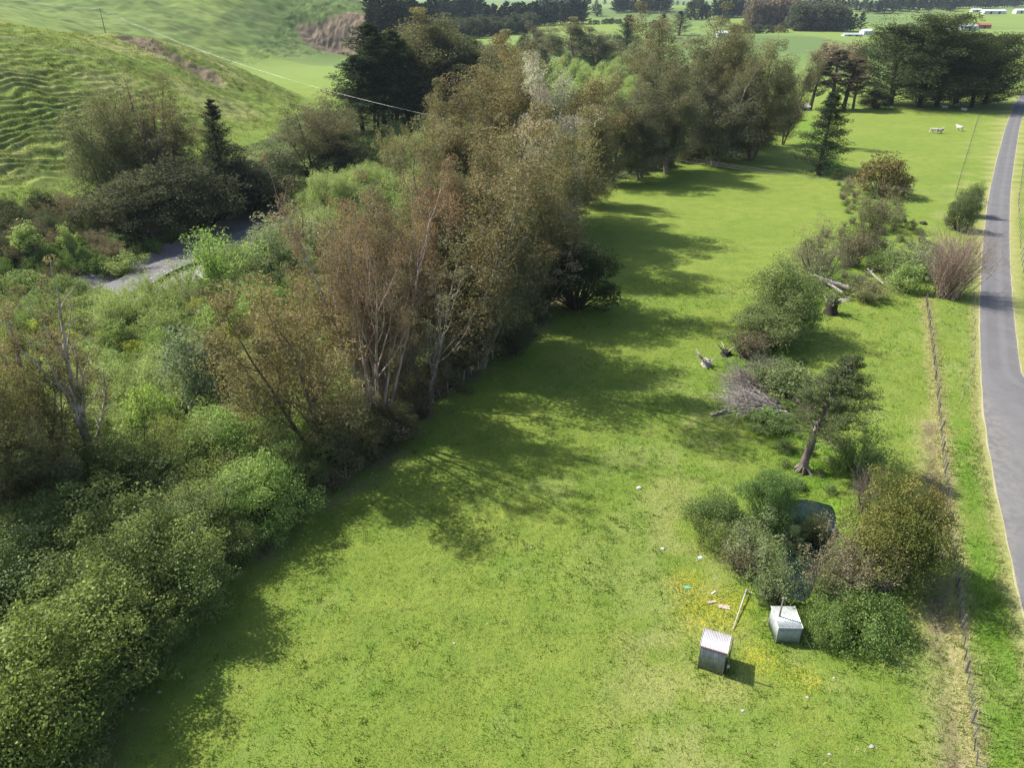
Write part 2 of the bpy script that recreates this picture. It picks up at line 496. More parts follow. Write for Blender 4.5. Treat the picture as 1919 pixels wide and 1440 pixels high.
soil = mt.mix(mt.ramp(nC, .35, .65), (.15, .105, .070), (.235, .185, .135))
soil = mt.mix(mt.ramp(nB, .45, .7, 0, .6), soil, (.10, .09, .045))
c = mt.mix(mt.math('MULTIPLY', mt.attr('bare'), mt.ramp(nD, .2, .55, .6, 1)), c, soil)
hgt = mt.math('ADD', mt.math('MULTIPLY', nC, 1.0), mt.math('MULTIPLY', nD, .55))
M_GRASS = mt.done(mt.bsdf(c, .92, .12, mt.bump(hgt, .75, .22)))

gt = NT('river_gravel')
P = gt.pos()
vo = gt.n('TexVoronoi'); vo.inputs['Scale'].default_value = 4.5; gt.l(P, vo.inputs['Vector'])
gn = gt.noise(.22, 4, .6, P); gf = gt.noise(6, 4, .7, P)
gc = gt.mix(gt.ramp(gn, .35, .65), (.235, .215, .215), (.33, .305, .30))
gc = gt.mix(gt.ramp(gf, .4, .7), gc, (.16, .145, .145))
gc = gt.mix(.28, gc, vo.outputs['Color'], 'SOFT_LIGHT')
M_GRAVEL = gt.done(gt.bsdf(gc, .9, .2, gt.bump(vo.outputs['Distance'], .7, .12)))

fi = np.arange(ny - 1)[:, None] * nx + np.arange(nx - 1)[None]
QF = np.stack([fi, fi + 1, fi + nx + 1, fi + nx], -1).reshape(-1, 4)
cx = (XX[:-1, :-1] + XX[1:, 1:]) / 2; cy = (YY[:-1, :-1] + YY[1:, 1:]) / 2
hc = hilln[:-1, :-1]
cls = np.zeros(cx.shape, int)
cls[(hc > 1.6) & (cx < -78) & (cy < 455) & (cy > 100)] = 1
cls[(hc > 1.6) & (cx < -70) & (cy >= 455) & (cy < 1150)] = 2
cls[(rivd[:-1, :-1] < 10.8) & (cy < 215)] = 3
cls[np.hypot(cx, cy) > 4200] = 4
cls = cls.ravel()
VV = np.stack([XX.ravel(), YY.ravel(), ZZ.ravel()], 1)
AT = {'bare': bare, 'dry': dry, 'lush': lush, 'flower': flower, 'field': fieldt, 'scrub': np.maximum(np.maximum(scrub, .62 * riser_dark), np.clip(hscr, 0, .85))}  # the scrub mask also carries the painted shade of the terrace risers
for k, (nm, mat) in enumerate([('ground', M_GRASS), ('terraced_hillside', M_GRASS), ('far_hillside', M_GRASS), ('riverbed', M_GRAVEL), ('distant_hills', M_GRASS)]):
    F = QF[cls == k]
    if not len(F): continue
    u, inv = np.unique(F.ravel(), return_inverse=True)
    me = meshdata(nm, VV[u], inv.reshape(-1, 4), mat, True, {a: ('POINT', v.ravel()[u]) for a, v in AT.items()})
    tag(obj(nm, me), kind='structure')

# ------------------------------------------------------------------ water
def ribbon(P, hw, z, step=2.0):
    P = np.array(P, float); s = np.concatenate([[0], np.cumsum(np.hypot(*np.diff(P, axis=0).T))])
    q = np.arange(0, s[-1], step); x = np.interp(q, s, P[:, 0]); y = np.interp(q, s, P[:, 1])
    tx, ty = np.gradient(x), np.gradient(y); l = np.hypot(tx, ty)
    rows = [np.stack([x - ty / l * o, y + tx / l * o, np.full_like(x, z)], 1) for o in hw(q)]
    n = len(q); m = len(rows)
    V = np.stack(rows, 1).reshape(-1, 3)
    i = np.arange(n - 1)[:, None] * m + np.arange(m - 1)[None]
    return V, np.stack([i, i + 1, i + m + 1, i + m], -1).reshape(-1, 4)
wt = NT('river_water')
wp = wt.pos((1, .5, 1)); wn = wt.noise(2.4, 5, .65, wp, .6); wn2 = wt.noise(.5, 3, .6, wp)
foam = wt.math('MULTIPLY', wt.ramp(wn, .56, .68), wt.ramp(wn2, .46, .62))
wc = wt.mix(foam, (.15, .145, .145), (.62, .62, .62))
M_WATER = wt.done(wt.bsdf(wc, wt.mix(foam, (.42,) * 3, (.7,) * 3), .5, wt.bump(wn, .55, .08)))
V, F = ribbon(RIVER[:-5], lambda q: [1.2 * np.sin(q / 15) + o + .8 * np.sin(q / 4.3 + o) for o in (-3.4, 0, 3.4)], 0)
zb = land(V[:, 0], V[:, 1]); V[:, 2] = -2.62 + 0.0 * zb
tag(obj('river_water', meshdata('river_water', V, F, M_WATER, True)), kind='structure')
pt = NT('pond_water')
pw = pt.noise(3, 3, .5, pt.pos())
M_POND = pt.done(pt.bsdf(pt.mix(pt.ramp(pw, .4, .7), (.008, .018, .015), (.014, .026, .018)), .06, .3, pt.bump(pw, .04, .03)))
pv = [(x, y, -.62) for x, y in _offset(POND, 0.0)]
pc = np.mean(pv, 0); ring = np.array(pv)
V = np.vstack([ring, (ring - pc) * .5 + pc, pc[None]])
n = len(ring); V[:n, :2] = np.array(_offset(POND, -1.6) if abs(sum(x1 * y2 - x2 * y1 for (x1, y1), (x2, y2) in zip(POND, POND[1:] + POND[:1]))) > 0 else POND)
d_ = np.hypot(*(V[:n, :2] - pc[:2]).T); d0 = np.hypot(*(ring[:, :2] - pc[:2]).T)
if d_.mean() < d0.mean(): V[:n, :2] = np.array(_offset(POND, 1.6))
F4 = [(k, (k + 1) % n, n + (k + 1) % n, n + k) for k in range(n)]; F3 = [(n + k, n + (k + 1) % n, 2 * n) for k in range(n)]
tag(obj('pond_water', meshdata('pond_water', V, [np.array(F4), np.array(F3)], M_POND)), kind='structure')

# ------------------------------------------------------------------ road with its pale gravel edge and the side road mouth
def dense(P, step=1.5):
    P = np.array(P); s = np.concatenate([[0], np.cumsum(np.hypot(*np.diff(P, axis=0).T))])
    q = np.linspace(0, s[-1], int(s[-1] / step) + 2)
    # gentle smoothing of the hand-read line
    x = np.interp(q, s, P[:, 0]); y = np.interp(q, s, P[:, 1])
    for _ in range(60):
        x[1:-1] = (x[:-2] + 2 * x[1:-1] + x[2:]) / 4; y[1:-1] = (y[:-2] + 2 * y[1:-1] + y[2:]) / 4
    return np.stack([x, y], 1)
RL = dense(roadL)
tx = np.gradient(RL[:, 0]); ty = np.gradient(RL[:, 1]); ll = np.hypot(tx, ty)
NR = np.stack([-ty / ll, tx / ll], 1)
if NR[len(NR) // 2, 0] < 0: NR = -NR
jY = flat(1912, 690)[1]
flare = 85 * sstep(jY + 1.5, jY - 17, RL[:, 1]) ** 1.6 * sstep(jY - 38, jY - 22, RL[:, 1])
def roadsheet(name, mat, offs, dz):
    rows = []
    for o, fl in offs:
        wob = (.45 if 'shoulder' in name else .14) * (fbm(RL[:, 1] / 2.5, RL[:, 0] / 2.5 + o, 101, 3) - .5)
        p = RL + NR * (o + fl * flare + wob)[:, None]
        rows.append(np.column_stack([p, land(p[:, 0], p[:, 1]) + dz]))
    m = len(rows); V = np.stack(rows, 1).reshape(-1, 3)
    i = np.arange(len(RL) - 1)[:, None] * m + np.arange(m - 1)[None]
    F = np.stack([i, i + 1, i + m + 1, i + m], -1).reshape(-1, 4)
    ac_ = np.tile([o for o, _ in offs], len(RL))
    return tag(obj(name, meshdata(name, V, F, mat, True, {'across': ('POINT', ac_)})), kind='structure')
at = NT('asphalt')
P = at.pos()
a1 = at.noise(.25, 4, .6, P); a2 = at.noise(14, 4, .75, P); wt_ = at.math('SINE', at.math('MULTIPLY', at.math('ADD', at.attr('across'), at.math('MULTIPLY', at.noise(.3, 2, .5, P), .5)), 2.75)); a3 = at.noise(1.2, 4, .6, P)
ac = at.mix(at.ramp(a1, .3, .75), (.108, .106, .107), (.136, .133, .134))
ac = at.mix(at.ramp(a3, .5, .85, 0, .10), ac, (.19, .187, .187))
ac = at.mix(at.ramp(a2, .52, .7, 0, .5), ac, (.30, .29, .295))
ac = at.mix(at.ramp(wt_, -.2, 1, 0, .30), ac, (.185, .183, .182))
ed = at.ramp(at.math('ABSOLUTE', at.math('SUBTRACT', at.attr('across'), 2.11)), 1.75, 2.12, 0, .35)
ac = at.mix(at.math('MULTIPLY', ed, at.ramp(a3, .4, .6)), ac, (.26, .245, .20))
M_ROAD = at.done(at.bsdf(ac, .85, .25, at.bump(a2, .3, .02)))
M_SHOULDER = simple('gravel_shoulder', (.28, .26, .13), (.42, .38, .24), 6, .95, 0, .6, .05)
roadsheet('road_shoulder', M_SHOULDER, [(-.14, 0), (1.1, .2), (3.2, .7), (4.36, 1)], .012)
roadsheet('road', M_ROAD, [(0, 0), (.37, .05), (.72, .1), (1.07, .15), (1.6, .25), (2.12, .35), (2.66, .5), (3.2, .7), (3.72, .85), (4.22, 1)], .03)

# ------------------------------------------------------------------ the air
def haze():
    t = NT('haze')
    pv = t.n('VolumePrincipled')
    pv.inputs['Color'].default_value = (.72, .85, 1.0, 1)
    pv.inputs['Density'].default_value = 0.00005
    pv.inputs['Density Attribute'].default_value = ''; t.m.cycles.homogeneous_volume = True
    pv.inputs['Anisotropy'].default_value = 0.1
    t.l(pv.outputs[0], t.out.inputs['Volume'])
    mb = MB(); zt = 400.0; zb = float(ZZ.min()) - 3
    mb.box((0, 7000, (zt + zb) / 2), (20600, 15000, zt - zb))
    return tag(mb.build('haze', t.m), kind='stuff')
haze()
# ------------------------------------------------------------------ plants: skeletons of tapered limbs, crowns of leaf-sized faces
def nrm(v): return v / (np.linalg.norm(v) + 1e-9)

class Plant:
    def __init__(s, seed):
        s.r = np.random.default_rng(seed); s.paths = []; s.tips = []      # tips: (pos, dir, size)
        s.Lv = []; s.Lt = []; s.Ll = []
    def limb(s, p, d, L, r0, r1, up=0.1, wob=0.12, n=5):
        P = [np.array(p, float)]; dd = nrm(np.array(d, float)); D = [dd]
        for _ in range(n - 1):
            dd = nrm(dd + s.r.normal(0, wob, 3) + np.array([0, 0, up]))
            P.append(P[-1] + dd * L / (n - 1)); D.append(dd)
        P = np.array(P); s.paths.append((P, np.linspace(r0, r1, n)))
        return P, D
    def grow(s, p, d, L, r, spec, lev=0):
        q = spec[lev]
        P, D = s.limb(p, d, L, r, r * q.get('taper', .35), q.get('up', .1), q.get('wob', .12))
        if lev == len(spec) - 1:
            s.tips.append((P[-1], D[-1], L))
            if q.get('mid', 0) > s.r.random(): s.tips.append((P[2], D[2], L))
            return
        s0 = q.get('start', .3); n = q['n']
        a0 = s.r.random() * 6.28
        for k in range(n):
            f = s0 + (1 - s0) * (k + s.r.random() * .8) / n
            f = min(f, .99); i = int(f * 4); t = f * 4 - i
            pp = P[i] * (1 - t) + P[i + 1] * t; dd = D[i]
            ref = np.array([0, 0, 1.0]) if abs(dd[2]) < .9 else np.array([1.0, 0, 0])
            u = nrm(np.cross(dd, ref)); v = np.cross(dd, u)
            a = a0 + k * 2.4 + s.r.normal(0, .4); an = q['ang'] * (1 + s.r.normal(0, .18))
            nd = nrm(dd * cos(an) + (u * cos(a) + v * sin(a)) * sin(an))
            s.grow(pp, nd, L * q['ratio'] * (q.get('k0', 1.15) - q.get('k1', .55) * f) * (.8 + .4 * s.r.random()), r * q.get('taper', .35) ** f * .62, spec, lev + 1)
        s.grow(P[-1], D[-1], L * q['ratio'] * .9, r * q.get('taper', .35), spec, lev + 1)
    def leaves(s, c, rad, n, size, aspect=.5, tint=.3, up=.25, shell=.5, hang=0.0):
        """n leaf faces in an ellipsoid; more of them near its skin"""
        r = s.r
        d = r.normal(0, 1, (n, 3)); d /= np.linalg.norm(d, axis=1, keepdims=True)
        rr = r.random(n) ** (1 / 3) * (1 - shell) + shell * (0.6 + .4 * r.random(n))
        p = np.asarray(c) + d * rr[:, None] * np.asarray(rad)
        nrml = d * .6 + r.normal(0, .7, (n, 3)) + np.array([0, 0, up]); nrml /= np.linalg.norm(nrml, axis=1, keepdims=True)
        a = r.normal(0, 1, (n, 3)); a[:, 2] -= hang
        a -= nrml * (a * nrml).sum(1, keepdims=True); a /= np.linalg.norm(a, axis=1, keepdims=True) + 1e-9
        b = np.cross(nrml, a)
        l = size * (.6 + .8 * r.random(n))[:, None]
        V = np.stack([p - a * l * .5, p + b * l * aspect * .5, p + a * l * .5, p - b * l * aspect * .5], 1)
        s.Lv.append(V.reshape(-1, 3))
        tt = np.clip(tint + r.normal(0, .16, n), 0, 1); s.Lt.append(tt)
        s.Ll.append(np.clip(.5 + r.normal(0, .2, n) + r.normal(0, .10), 0, 1))
    def twigs(s, c, n, L, d=(0, 0, 1), spread=.6, rad=.012, base=None):
        for _ in range(n):
            dd = nrm(np.array(d) + s.r.normal(0, spread, 3))
            s.limb(np.asarray(c) + s.r.normal(0, .15, 3), dd, L * (.6 + .8 * s.r.random()), rad, rad * .3, .05, .15, 4)
    def make(s, name, sides=5, thin=4, leafmat=None, barkmat=None):
        mb = MB()
        for P, R in s.paths:
            V, F, C = tube(P, R, sides if R[0] > .05 else (thin if R[0] > .022 else 3)); mb.add(V, F)
        tr = mb.data(name + '_trunk', barkmat or M_BARK, True) if s.paths else None
        cr = None
        if s.Lv:
            V = np.vstack(s.Lv); F = np.arange(len(V)).reshape(-1, 4)
            cr = meshdata(name + '_crown', V, F, leafmat or M_LEAF, False,
                          {'tint': ('FACE', np.concatenate(s.Lt)), 'lum': ('FACE', np.concatenate(s.Ll))})
        pts = np.vstack(([np.vstack(s.Lv)] if s.Lv else []) + [p for p, _ in s.paths])
        lo, hi = np.percentile(pts, 1.0, 0), np.percentile(pts, 99.0, 0)
        return dict(trunk=tr, crown=cr, h=float(np.percentile(pts[:, 2], 98.5)), w=float(max(hi[0] - lo[0], hi[1] - lo[1]) * .5 + min(hi[0] - lo[0], hi[1] - lo[1]) * .5), nl=sum(len(t) for t in s.Lt))

def eucalypt(seed, h=22, stems=1, fan=.12, start=.35, n1=7, n2=4, ang=.6, clump=1.0, nleaf=60, lsize=.34, flop=.0, low=0.0, tintb=.25, tintk=.55, bare=0.0, rmul=1.0):
    s = Plant(seed); r = s.r
    for k in range(stems):
        a = k * 2.4 + r.random(); lean = fan * (.5 + r.random()) if stems > 1 else fan * .3
        d = np.array([cos(a) * lean, sin(a) * lean, 1]); L = h * (.80 if k == 0 else .58 + .2 * r.random())
        p0 = np.array([cos(a), sin(a), 0]) * .25 * (stems > 1)
        r0 = rmul * h * (.0105 if stems > 2 else .0125)
        s.grow(p0 - np.array([0, 0, .4]), d, L, r0, [
            dict(n=n1, ratio=.40, ang=ang, start=start, up=.03, wob=.05, taper=.35, k0=1.08, k1=.36),
            dict(n=n2, ratio=.48, ang=.65, start=.3, up=.16, wob=.14, taper=.35),
            dict(up=.12, wob=.16, taper=.4, mid=.8)])
    for k in range(int(low)):         # leafy epicormic growth low on the boles
        a = k * 2.4 + r.random(); z0 = h * (.04 + .22 * r.random()); R = h * (.07 + .10 * r.random())
        P, D = s.limb((cos(a) * .2, sin(a) * .2, z0), (cos(a), sin(a), .9), R * 1.3, .06, .015, .02, .1, 5)
        s.tips.append((P[-1], D[-1], R)); s.tips.append((P[3], D[3], R))
    for p, d, L in s.tips:
        if r.random() < bare: continue
        hh = p[2] / h
        rad = clump * (.65 + .7 * r.random()) * (1.1 - .25 * hh)
        t = tintb + tintk * (r.random() - .35) + .35 * (hh - .5)
        s.leaves(p - np.array([0, 0, .25 * rad]), (rad, rad, rad * (.85 + flop)), int(nleaf * (.6 + .8 * r.random())), lsize, .36, t, .3, .4, .9)
    return s

def broadleaf(seed, h=8, w=7, n=34, nleaf=150, lsize=.26, aspect=.55, stems=4, tint=.35, tk=.6, flat=.75, low=.18, rough=1.0, twig=0):
    """round or domed bush: limbs fan out from the ground to many overlapping leafy knobs"""
    s = Plant(seed); r = s.r
    for k in range(n):
        a = k * 2.39996 + r.normal(0, .3)
        u = (k + .5) / n
        el = np.arcsin(np.clip(low + (1 - low) * u ** .85, 0, 1))
        e = np.array([cos(a) * cos(el) * w / 2, sin(a) * cos(el) * w / 2, sin(el) * h])
        e *= (.62 + .3 * r.random()) * (1 + rough * r.normal(0, .10))
        e[2] = max(e[2], h * .1)
        base = np.array([cos(a), sin(a), 0]) * .22 * (k % stems) / stems * w * .4
        d = e - base; L = np.linalg.norm(d)
        P, D = s.limb(base - np.array([0, 0, .2]), d * np.array([.8, .8, 1.2]), L, .018 * h ** .8 + .02, .012, -.02, .10, 5)
        P += (e - P[-1]) * np.linspace(0, 1, 5)[:, None] ** 1.3
        s.paths[-1] = (P, s.paths[-1][1])
        rad = np.array([1, 1, flat]) * (w * .155 + h * .03) * (.7 + .6 * r.random())
        tt = tint + tk * (r.random() - .5) + .15 * (u - .5)
        s.leaves(e, rad, int(nleaf * (.7 + .6 * r.random())), lsize, aspect, tt, .35, .55)
        for _ in range(3):       # smaller outliers break the outline
            q = e * (1 + .16 * r.random()) + r.normal(0, .35, 3) * rad
            s.leaves(q, rad * .45, int(nleaf * .18), lsize, aspect, tt + .1, .35, .4)
        if twig: s.twigs(e, twig, rad[0] * 1.1, d / L, .45, .014)
    return s

def willow(seed, h=6, w=6, stems=26, nleaf=46, lsize=.22, aspect=.28, tint=.4):
    """upright soft switches with narrow pale leaves"""
    s = Plant(seed); r = s.r
    for k in range(stems):
        a = r.random() * 6.28; lean = r.random() ** .6 * w / h * .62
        d = np.array([cos(a) * lean, sin(a) * lean, 1.0])
        L = h * (.62 + .42 * r.random()) * (1 - .25 * lean)
        P, D = s.limb((r.normal(0, w * .06), r.normal(0, w * .06), -.2), d, L, .05, .008, -.015, .07, 7)
        t = tint + .5 * (r.random() - .5)
        for i in range(2, 7):
            rad = w * .085 * (.7 + .7 * r.random())
            s.leaves(P[i] + r.normal(0, .25, 3), (rad, rad, rad * 1.35), int(nleaf * (.5 + r.random())), lsize, aspect, t, .2, .3)
    return s

def macrocarpa(seed, h=22, w=14, trunks=1, nb=46, dens=1.0, start=.12, lsize=.42, flatk=.22, wind=0.0, shape=1.0, gap=0.0):
    """dark cypress: near-level limbs that end in flat, ragged plates"""
    s = Plant(seed); r = s.r
    s.limb((0, 0, -.4), (wind * .1, 0, 1), h * .94, h * .024, h * .005, .05, .03, 8)
    TP = s.paths[-1][0]
    for k in range(nb):
        f = start + (1 - start) * ((k + r.random()) / nb) ** .9
        if r.random() < gap: continue
        i = min(int(f * 7), 6); t = f * 7 - i
        p = TP[i] * (1 - t) + TP[i + 1] * t
        prof = (min(1, (f - start) / .18 + .45)) * (1 - f) ** (.55 * shape) + .10
        a = k * 2.4 + r.normal(0, .4)
        L = w * .5 * prof * (.72 + .5 * r.random()) * (1 + wind * cos(a) * .7)
        d = np.array([cos(a), sin(a), .28 + .5 * f])
        P, D = s.limb(p, d, max(L, .8), .012 * h * (1 - .8 * f) * .55, .02, .03, .07, 6)
        t0 = .35 + .5 * (r.random() - .5)
        for j in range(2, 6):
            sr = L * (.15 + .13 * r.random()) + .35
            q = P[j] + r.normal(0, .18, 3) * L * .3
            s.leaves(q + np.array([0, 0, .15]), (sr, sr, sr * flatk + .18), int(dens * 70 * (.5 + r.random())), lsize, .32, t0, .6, .3)
    return s

def pine(seed, h=22, w=9, nb=70, dens=1.0, lsize=.40, start=.08, power=.85):
    s = Plant(seed); r = s.r
    s.limb((0, 0, -.4), (0, 0, 1), h * .98, h * .017, .03, .05, .015, 8)
    for k in range(nb):
        f = start + (1 - start) * (k + r.random()) / nb
        p = np.array([0, 0, h * .96 * f]); a = k * 2.4 + r.normal(0, .3)
        L = w * .5 * ((1 - f) ** power + .06) * (.75 + .45 * r.random())
        P, D = s.limb(p, (cos(a), sin(a), .18 + .5 * f), L, .05 * (1.1 - f), .012, .07, .05, 5)
        t0 = .3 + .5 * (r.random() - .5)
        for j in range(1, 5):
            sr = .16 * L + .32
            s.leaves(P[j] + np.array([0, 0, .1]), (sr, sr, sr * .5), int(dens * 34 * (.6 + .8 * r.random())), lsize, .25, t0, .5, .2)
    return s

def deadbush(seed, h=2.2, w=6, n=70, dir=None, rad=.03, sub=3, leaf=0):
    """bare grey branches"""
    s = Plant(seed); r = s.r
    for k in range(n):
        if dir is None:
            a = r.random() * 6.28; d = np.array([cos(a) * w / h * .5 * r.random() ** .5, sin(a) * w / h * .5 * r.random() ** .5, 1.0]); p = r.normal(0, w * .07, 3) * (1, 1, 0)
            L = h * (.7 + .4 * r.random()) * math.sqrt(1 + (w / h * .3) ** 2)
        else:
            d = np.array(dir) + r.normal(0, .22, 3); p = np.array([r.normal(0, w * .03), r.normal(0, w * .10), abs(r.normal(.3, .3)) * h * .4]); L = w * (.5 + .5 * r.random())
        P, D = s.limb(p, d, L, rad * (.5 + r.random()), rad * .25, .02, .10, 6)
        for _ in range(sub):
            i = r.integers(2, 6)
            Q, _d = s.limb(P[i], nrm(D[i] + r.normal(0, .5, 3)), L * (.2 + .25 * r.random()), rad * .4, rad * .15, .03, .14, 4)
            if leaf: s.leaves(Q[-1], (.3, .3, .3), leaf, .16, .4, .5, .3, .2)
    return s

def plume(seed, h=2.0, w=2.4, n=60, width=.05, tint=.4):
    """clump of arching blades (flax, rushes, rank grass)"""
    s = Plant(seed); r = s.r
    for _ in range(n):
        a = r.random() * 6.28; o = r.random() ** .5
        p = np.array([cos(a), sin(a), 0]) * w * .14 * o
        d = np.array([cos(a) * o * .8, sin(a) * o * .8, 1.0]); L = h * (.6 + .5 * r.random())
        dd = nrm(d); side = nrm(np.cross(dd, [0, 0, 1]) + 1e-6) * width
        pts = [p]
        for j in range(3):
            pts.append(pts[-1] + dd * L / 3); dd = nrm(dd + np.array([cos(a) * .2, sin(a) * .2, -.18]))
        for j in range(3):
            w0, w1 = 1 - j * .28, 1 - (j + 1) * .28
            s.Lv.append(np.array([pts[j] - side * w0, pts[j] + side * w0, pts[j + 1] + side * w1, pts[j + 1] - side * w1]))
        s.Lt.append(np.clip(np.full(3, tint + r.normal(0, .25)), 0, 1)); s.Ll.append(np.clip(np.full(3, .5 + r.normal(0, .2)), 0, 1))
    return s

def treefern(seed, h=3.2, w=4.4):
    s = Plant(seed); r = s.r
    s.limb((0, 0, -.2), (.05, 0, 1), h * .8, .14, .10, 0, .03, 5)
    top = s.paths[0][0][-1]
    for k in range(15):
        a = k * 2.4; dd = np.array([cos(a), sin(a), .55 + .3 * r.random()]); p = top.copy(); L = w * .5 * (.85 + .3 * r.random())
        for j in range(9):
            q = p + nrm(dd) * L / 9; lat = nrm(np.cross(dd, [0, 0, 1]))
            ww = .42 * L * sin(pi * (j + 1.2) / 10.5) ** .8 * .45
            for sg in (-1, 1):
                b = lat * sg * ww + nrm(dd) * .12
                s.Lv.append(np.array([p, q, q + b * .95 - [0, 0, .06], p + b - [0, 0, .06]]))
                s.Lt.append(np.array([np.clip(.4 + r.normal(0, .2), 0, 1)])); s.Ll.append(np.array([np.clip(.5 + r.normal(0, .15), 0, 1)]))
            p = q; dd = dd + np.array([0, 0, -.16])
    return s

LIB = {}
def kind(name, plant, **kw): LIB[name] = plant.make(name, **kw)
kind('gum_fan', eucalypt(1, 25, 8, .30, .42, 8, 3, .52, .95, 95, .20, tintb=.45, bare=.12))
kind('gum_rust', eucalypt(2, 16, 3, .42, .20, 9, 4, .75, 1.05, 150, .20, tintb=.50, tintk=.9))
kind('gum_a', eucalypt(3, 24, 3, .20, .12, 10, 3, .70, 1.75, 300, .24, low=12, tintb=.30, tintk=.8))
kind('gum_b', eucalypt(4, 24, 4, .24, .14, 8, 3, .66, 1.75, 300, .24, low=12, tintb=.34, tintk=.8))
kind('gum_c', eucalypt(5, 25, 2, .16, .10, 12, 4, .70, 1.75, 280, .25, low=14, tintb=.25, tintk=.8))
kind('gum_bare', eucalypt(6, 20, 3, .30, .28, 8, 3, .5, .75, 40, .24, tintb=.4, bare=.35))
kind('gum_split', eucalypt(9, 20, 2, .20, .34, 10, 3, .48, .85, 110, .20, tintb=.45, bare=.12, rmul=1.7))
kind('gum_far_a', eucalypt(7, 26, 2, .20, .14, 9, 3, .70, 2.1, 190, .40, tintb=.3, tintk=.8))
kind('gum_far_b', eucalypt(8, 26, 1, .2, .10, 13, 3, .70, 2.1, 200, .40, tintb=.3, tintk=.8))
kind('bush_a', broadleaf(11, 5, 6.5, 30, 150, .22, stems=4))
kind('bush_b', broadleaf(12, 4.2, 5.6, 24, 160, .20, rough=1.5))
kind('bush_c', broadleaf(13, 3.2, 5.0, 20, 130, .20, rough=1.4, low=.08))
kind('tree_a', broadleaf(14, 8.5, 8.5, 56, 400, .155, aspect=.55, rough=1.5, twig=1))
kind('tree_b', broadleaf(15, 7.5, 8.0, 48, 400, .15, aspect=.55, rough=1.7, flat=.6, twig=1))
kind('kanuka', broadleaf(16, 7, 7.5, 40, 260, .16, .3, flat=.40, rough=1.8, twig=2))
kind('mound', broadleaf(17, 2.0, 7.0, 46, 230, .14, rough=1.8, low=.06, twig=1))
kind('willow_a', willow(21, 6, 6.5, 30, 50, .24))
kind('willow_b', willow(22, 5, 6.5, 28, 46, .22))
kind('willow_c', willow(23, 7, 5.0, 24, 50, .24))
kind('feather', eucalypt(24, 15, 3, .28, .20, 10, 4, .78, 1.2, 90, .22, tintb=.3))
kind('macro_a', macrocarpa(31, 26, 24, nb=88, dens=1.5, gap=.05, start=.05, lsize=.45, flatk=.42, shape=.8))
kind('macro_b', macrocarpa(32, 24, 22, nb=84, dens=1.6, shape=.5, start=.04, lsize=.45, flatk=.45))
kind('macro_c', macrocarpa(33, 20, 9, nb=40, start=.3, gap=.25, shape=.8))
kind('pine_a', pine(34, 22, 13, nb=90, dens=1.5, power=.7, lsize=.42))
kind('pine_b', pine(35, 24, 10, nb=70, dens=1.4, power=.75))
kind('pine_tier', macrocarpa(36, 18, 9.4, nb=84, dens=1.0, start=.03, shape=1.3, flatk=.26, lsize=.3))
kind('conifer_far', pine(37, 24, 12, nb=30, dens=1.3, lsize=1.1, power=.6))
kind('round_far', broadleaf(38, 15, 13, 18, 60, 1.0, flat=.9))
kind('switch', deadbush(41, 4.2, 5.6, 300, rad=.024, sub=5))
kind('deadbush', deadbush(42, 3.0, 4.6, 80, rad=.03, sub=5))
kind('thicket', deadbush(43, 3.2, 5.0, 70, rad=.03, sub=4, leaf=14))
kind('brush', deadbush(44, 2.6, 7.5, 120, dir=(-1, .1, .20), rad=.075, sub=4))
kind('flax', plume(45, 2.0, 2.4, 70))
kind('fern', treefern(46))
kind('lollipop', broadleaf(47, 6.5, 4.2, 22, 110, .24, low=.55))
print('leaf faces', sum(v['nl'] for v in LIB.values()), 'trunk polys', sum(len(v['trunk'].polygons) for v in LIB.values() if v['trunk']))

GREY = (.30, .27, .245); BROWNB = (.12, .09, .07); PALE = (.36, .32, .29); DARKB = (.07, .06, .05)
RNG = random.Random(5)
def leafcol(c):
    """hand-picked leaf tones brought up to what a thin, see-through crown needs"""
    l = .3 * c[0] + .6 * c[1] + .1 * c[2]; k = 1.64 + .56 * min(1, l / .10)
    return tuple(min(.48, k * (.9 * v + .1 * l)) for v in c)
def plant(kindname, name, label, cat, loc, H=None, W=None, base=(.06, .09, .03), accent=(.12, .08, .04), bark=BROWNB, group=None, yaw=None, parts=('trunk', 'crown'), tilt=(0, 0)):
    k = LIB[kindname]
    sz = (H or k['h']) / k['h']; sx = (W / k['w']) if W else sz
    e = empty(name, loc, label, cat, group)
    e.rotation_euler = (tilt[0], tilt[1], RNG.random() * 6.28 if yaw is None else yaw)
    e.scale = (sx, sx, sz)
    for part, colr in ((parts[0], bark), (parts[1], base)):
        me = k['trunk'] if part is parts[0] else k['crown']
        if me is None: continue
        o = bpy.data.objects.new(part, me); o.parent = e; link(o)
        o.color = (*(leafcol(colr) if part is parts[1] else colr), 1); o['accent'] = [float(v) for v in leafcol(accent)]
    return e

def at_px(bx, by, top, wpx, kindname, name, label, cat, **kw):
    """stands a plant where the photograph shows its foot, as tall and wide as it shows there"""
    x, y, z = hit(bx, by)
    a, b = ray(bx, top)
    H = max(.5, CAMH + b * y - z)
    zc = y * CP + (CAMH - z - H * .5) * SP
    return plant(kindname, name, label, cat, (x, y, z - .05), H, wpx * zc / FPX, **kw)
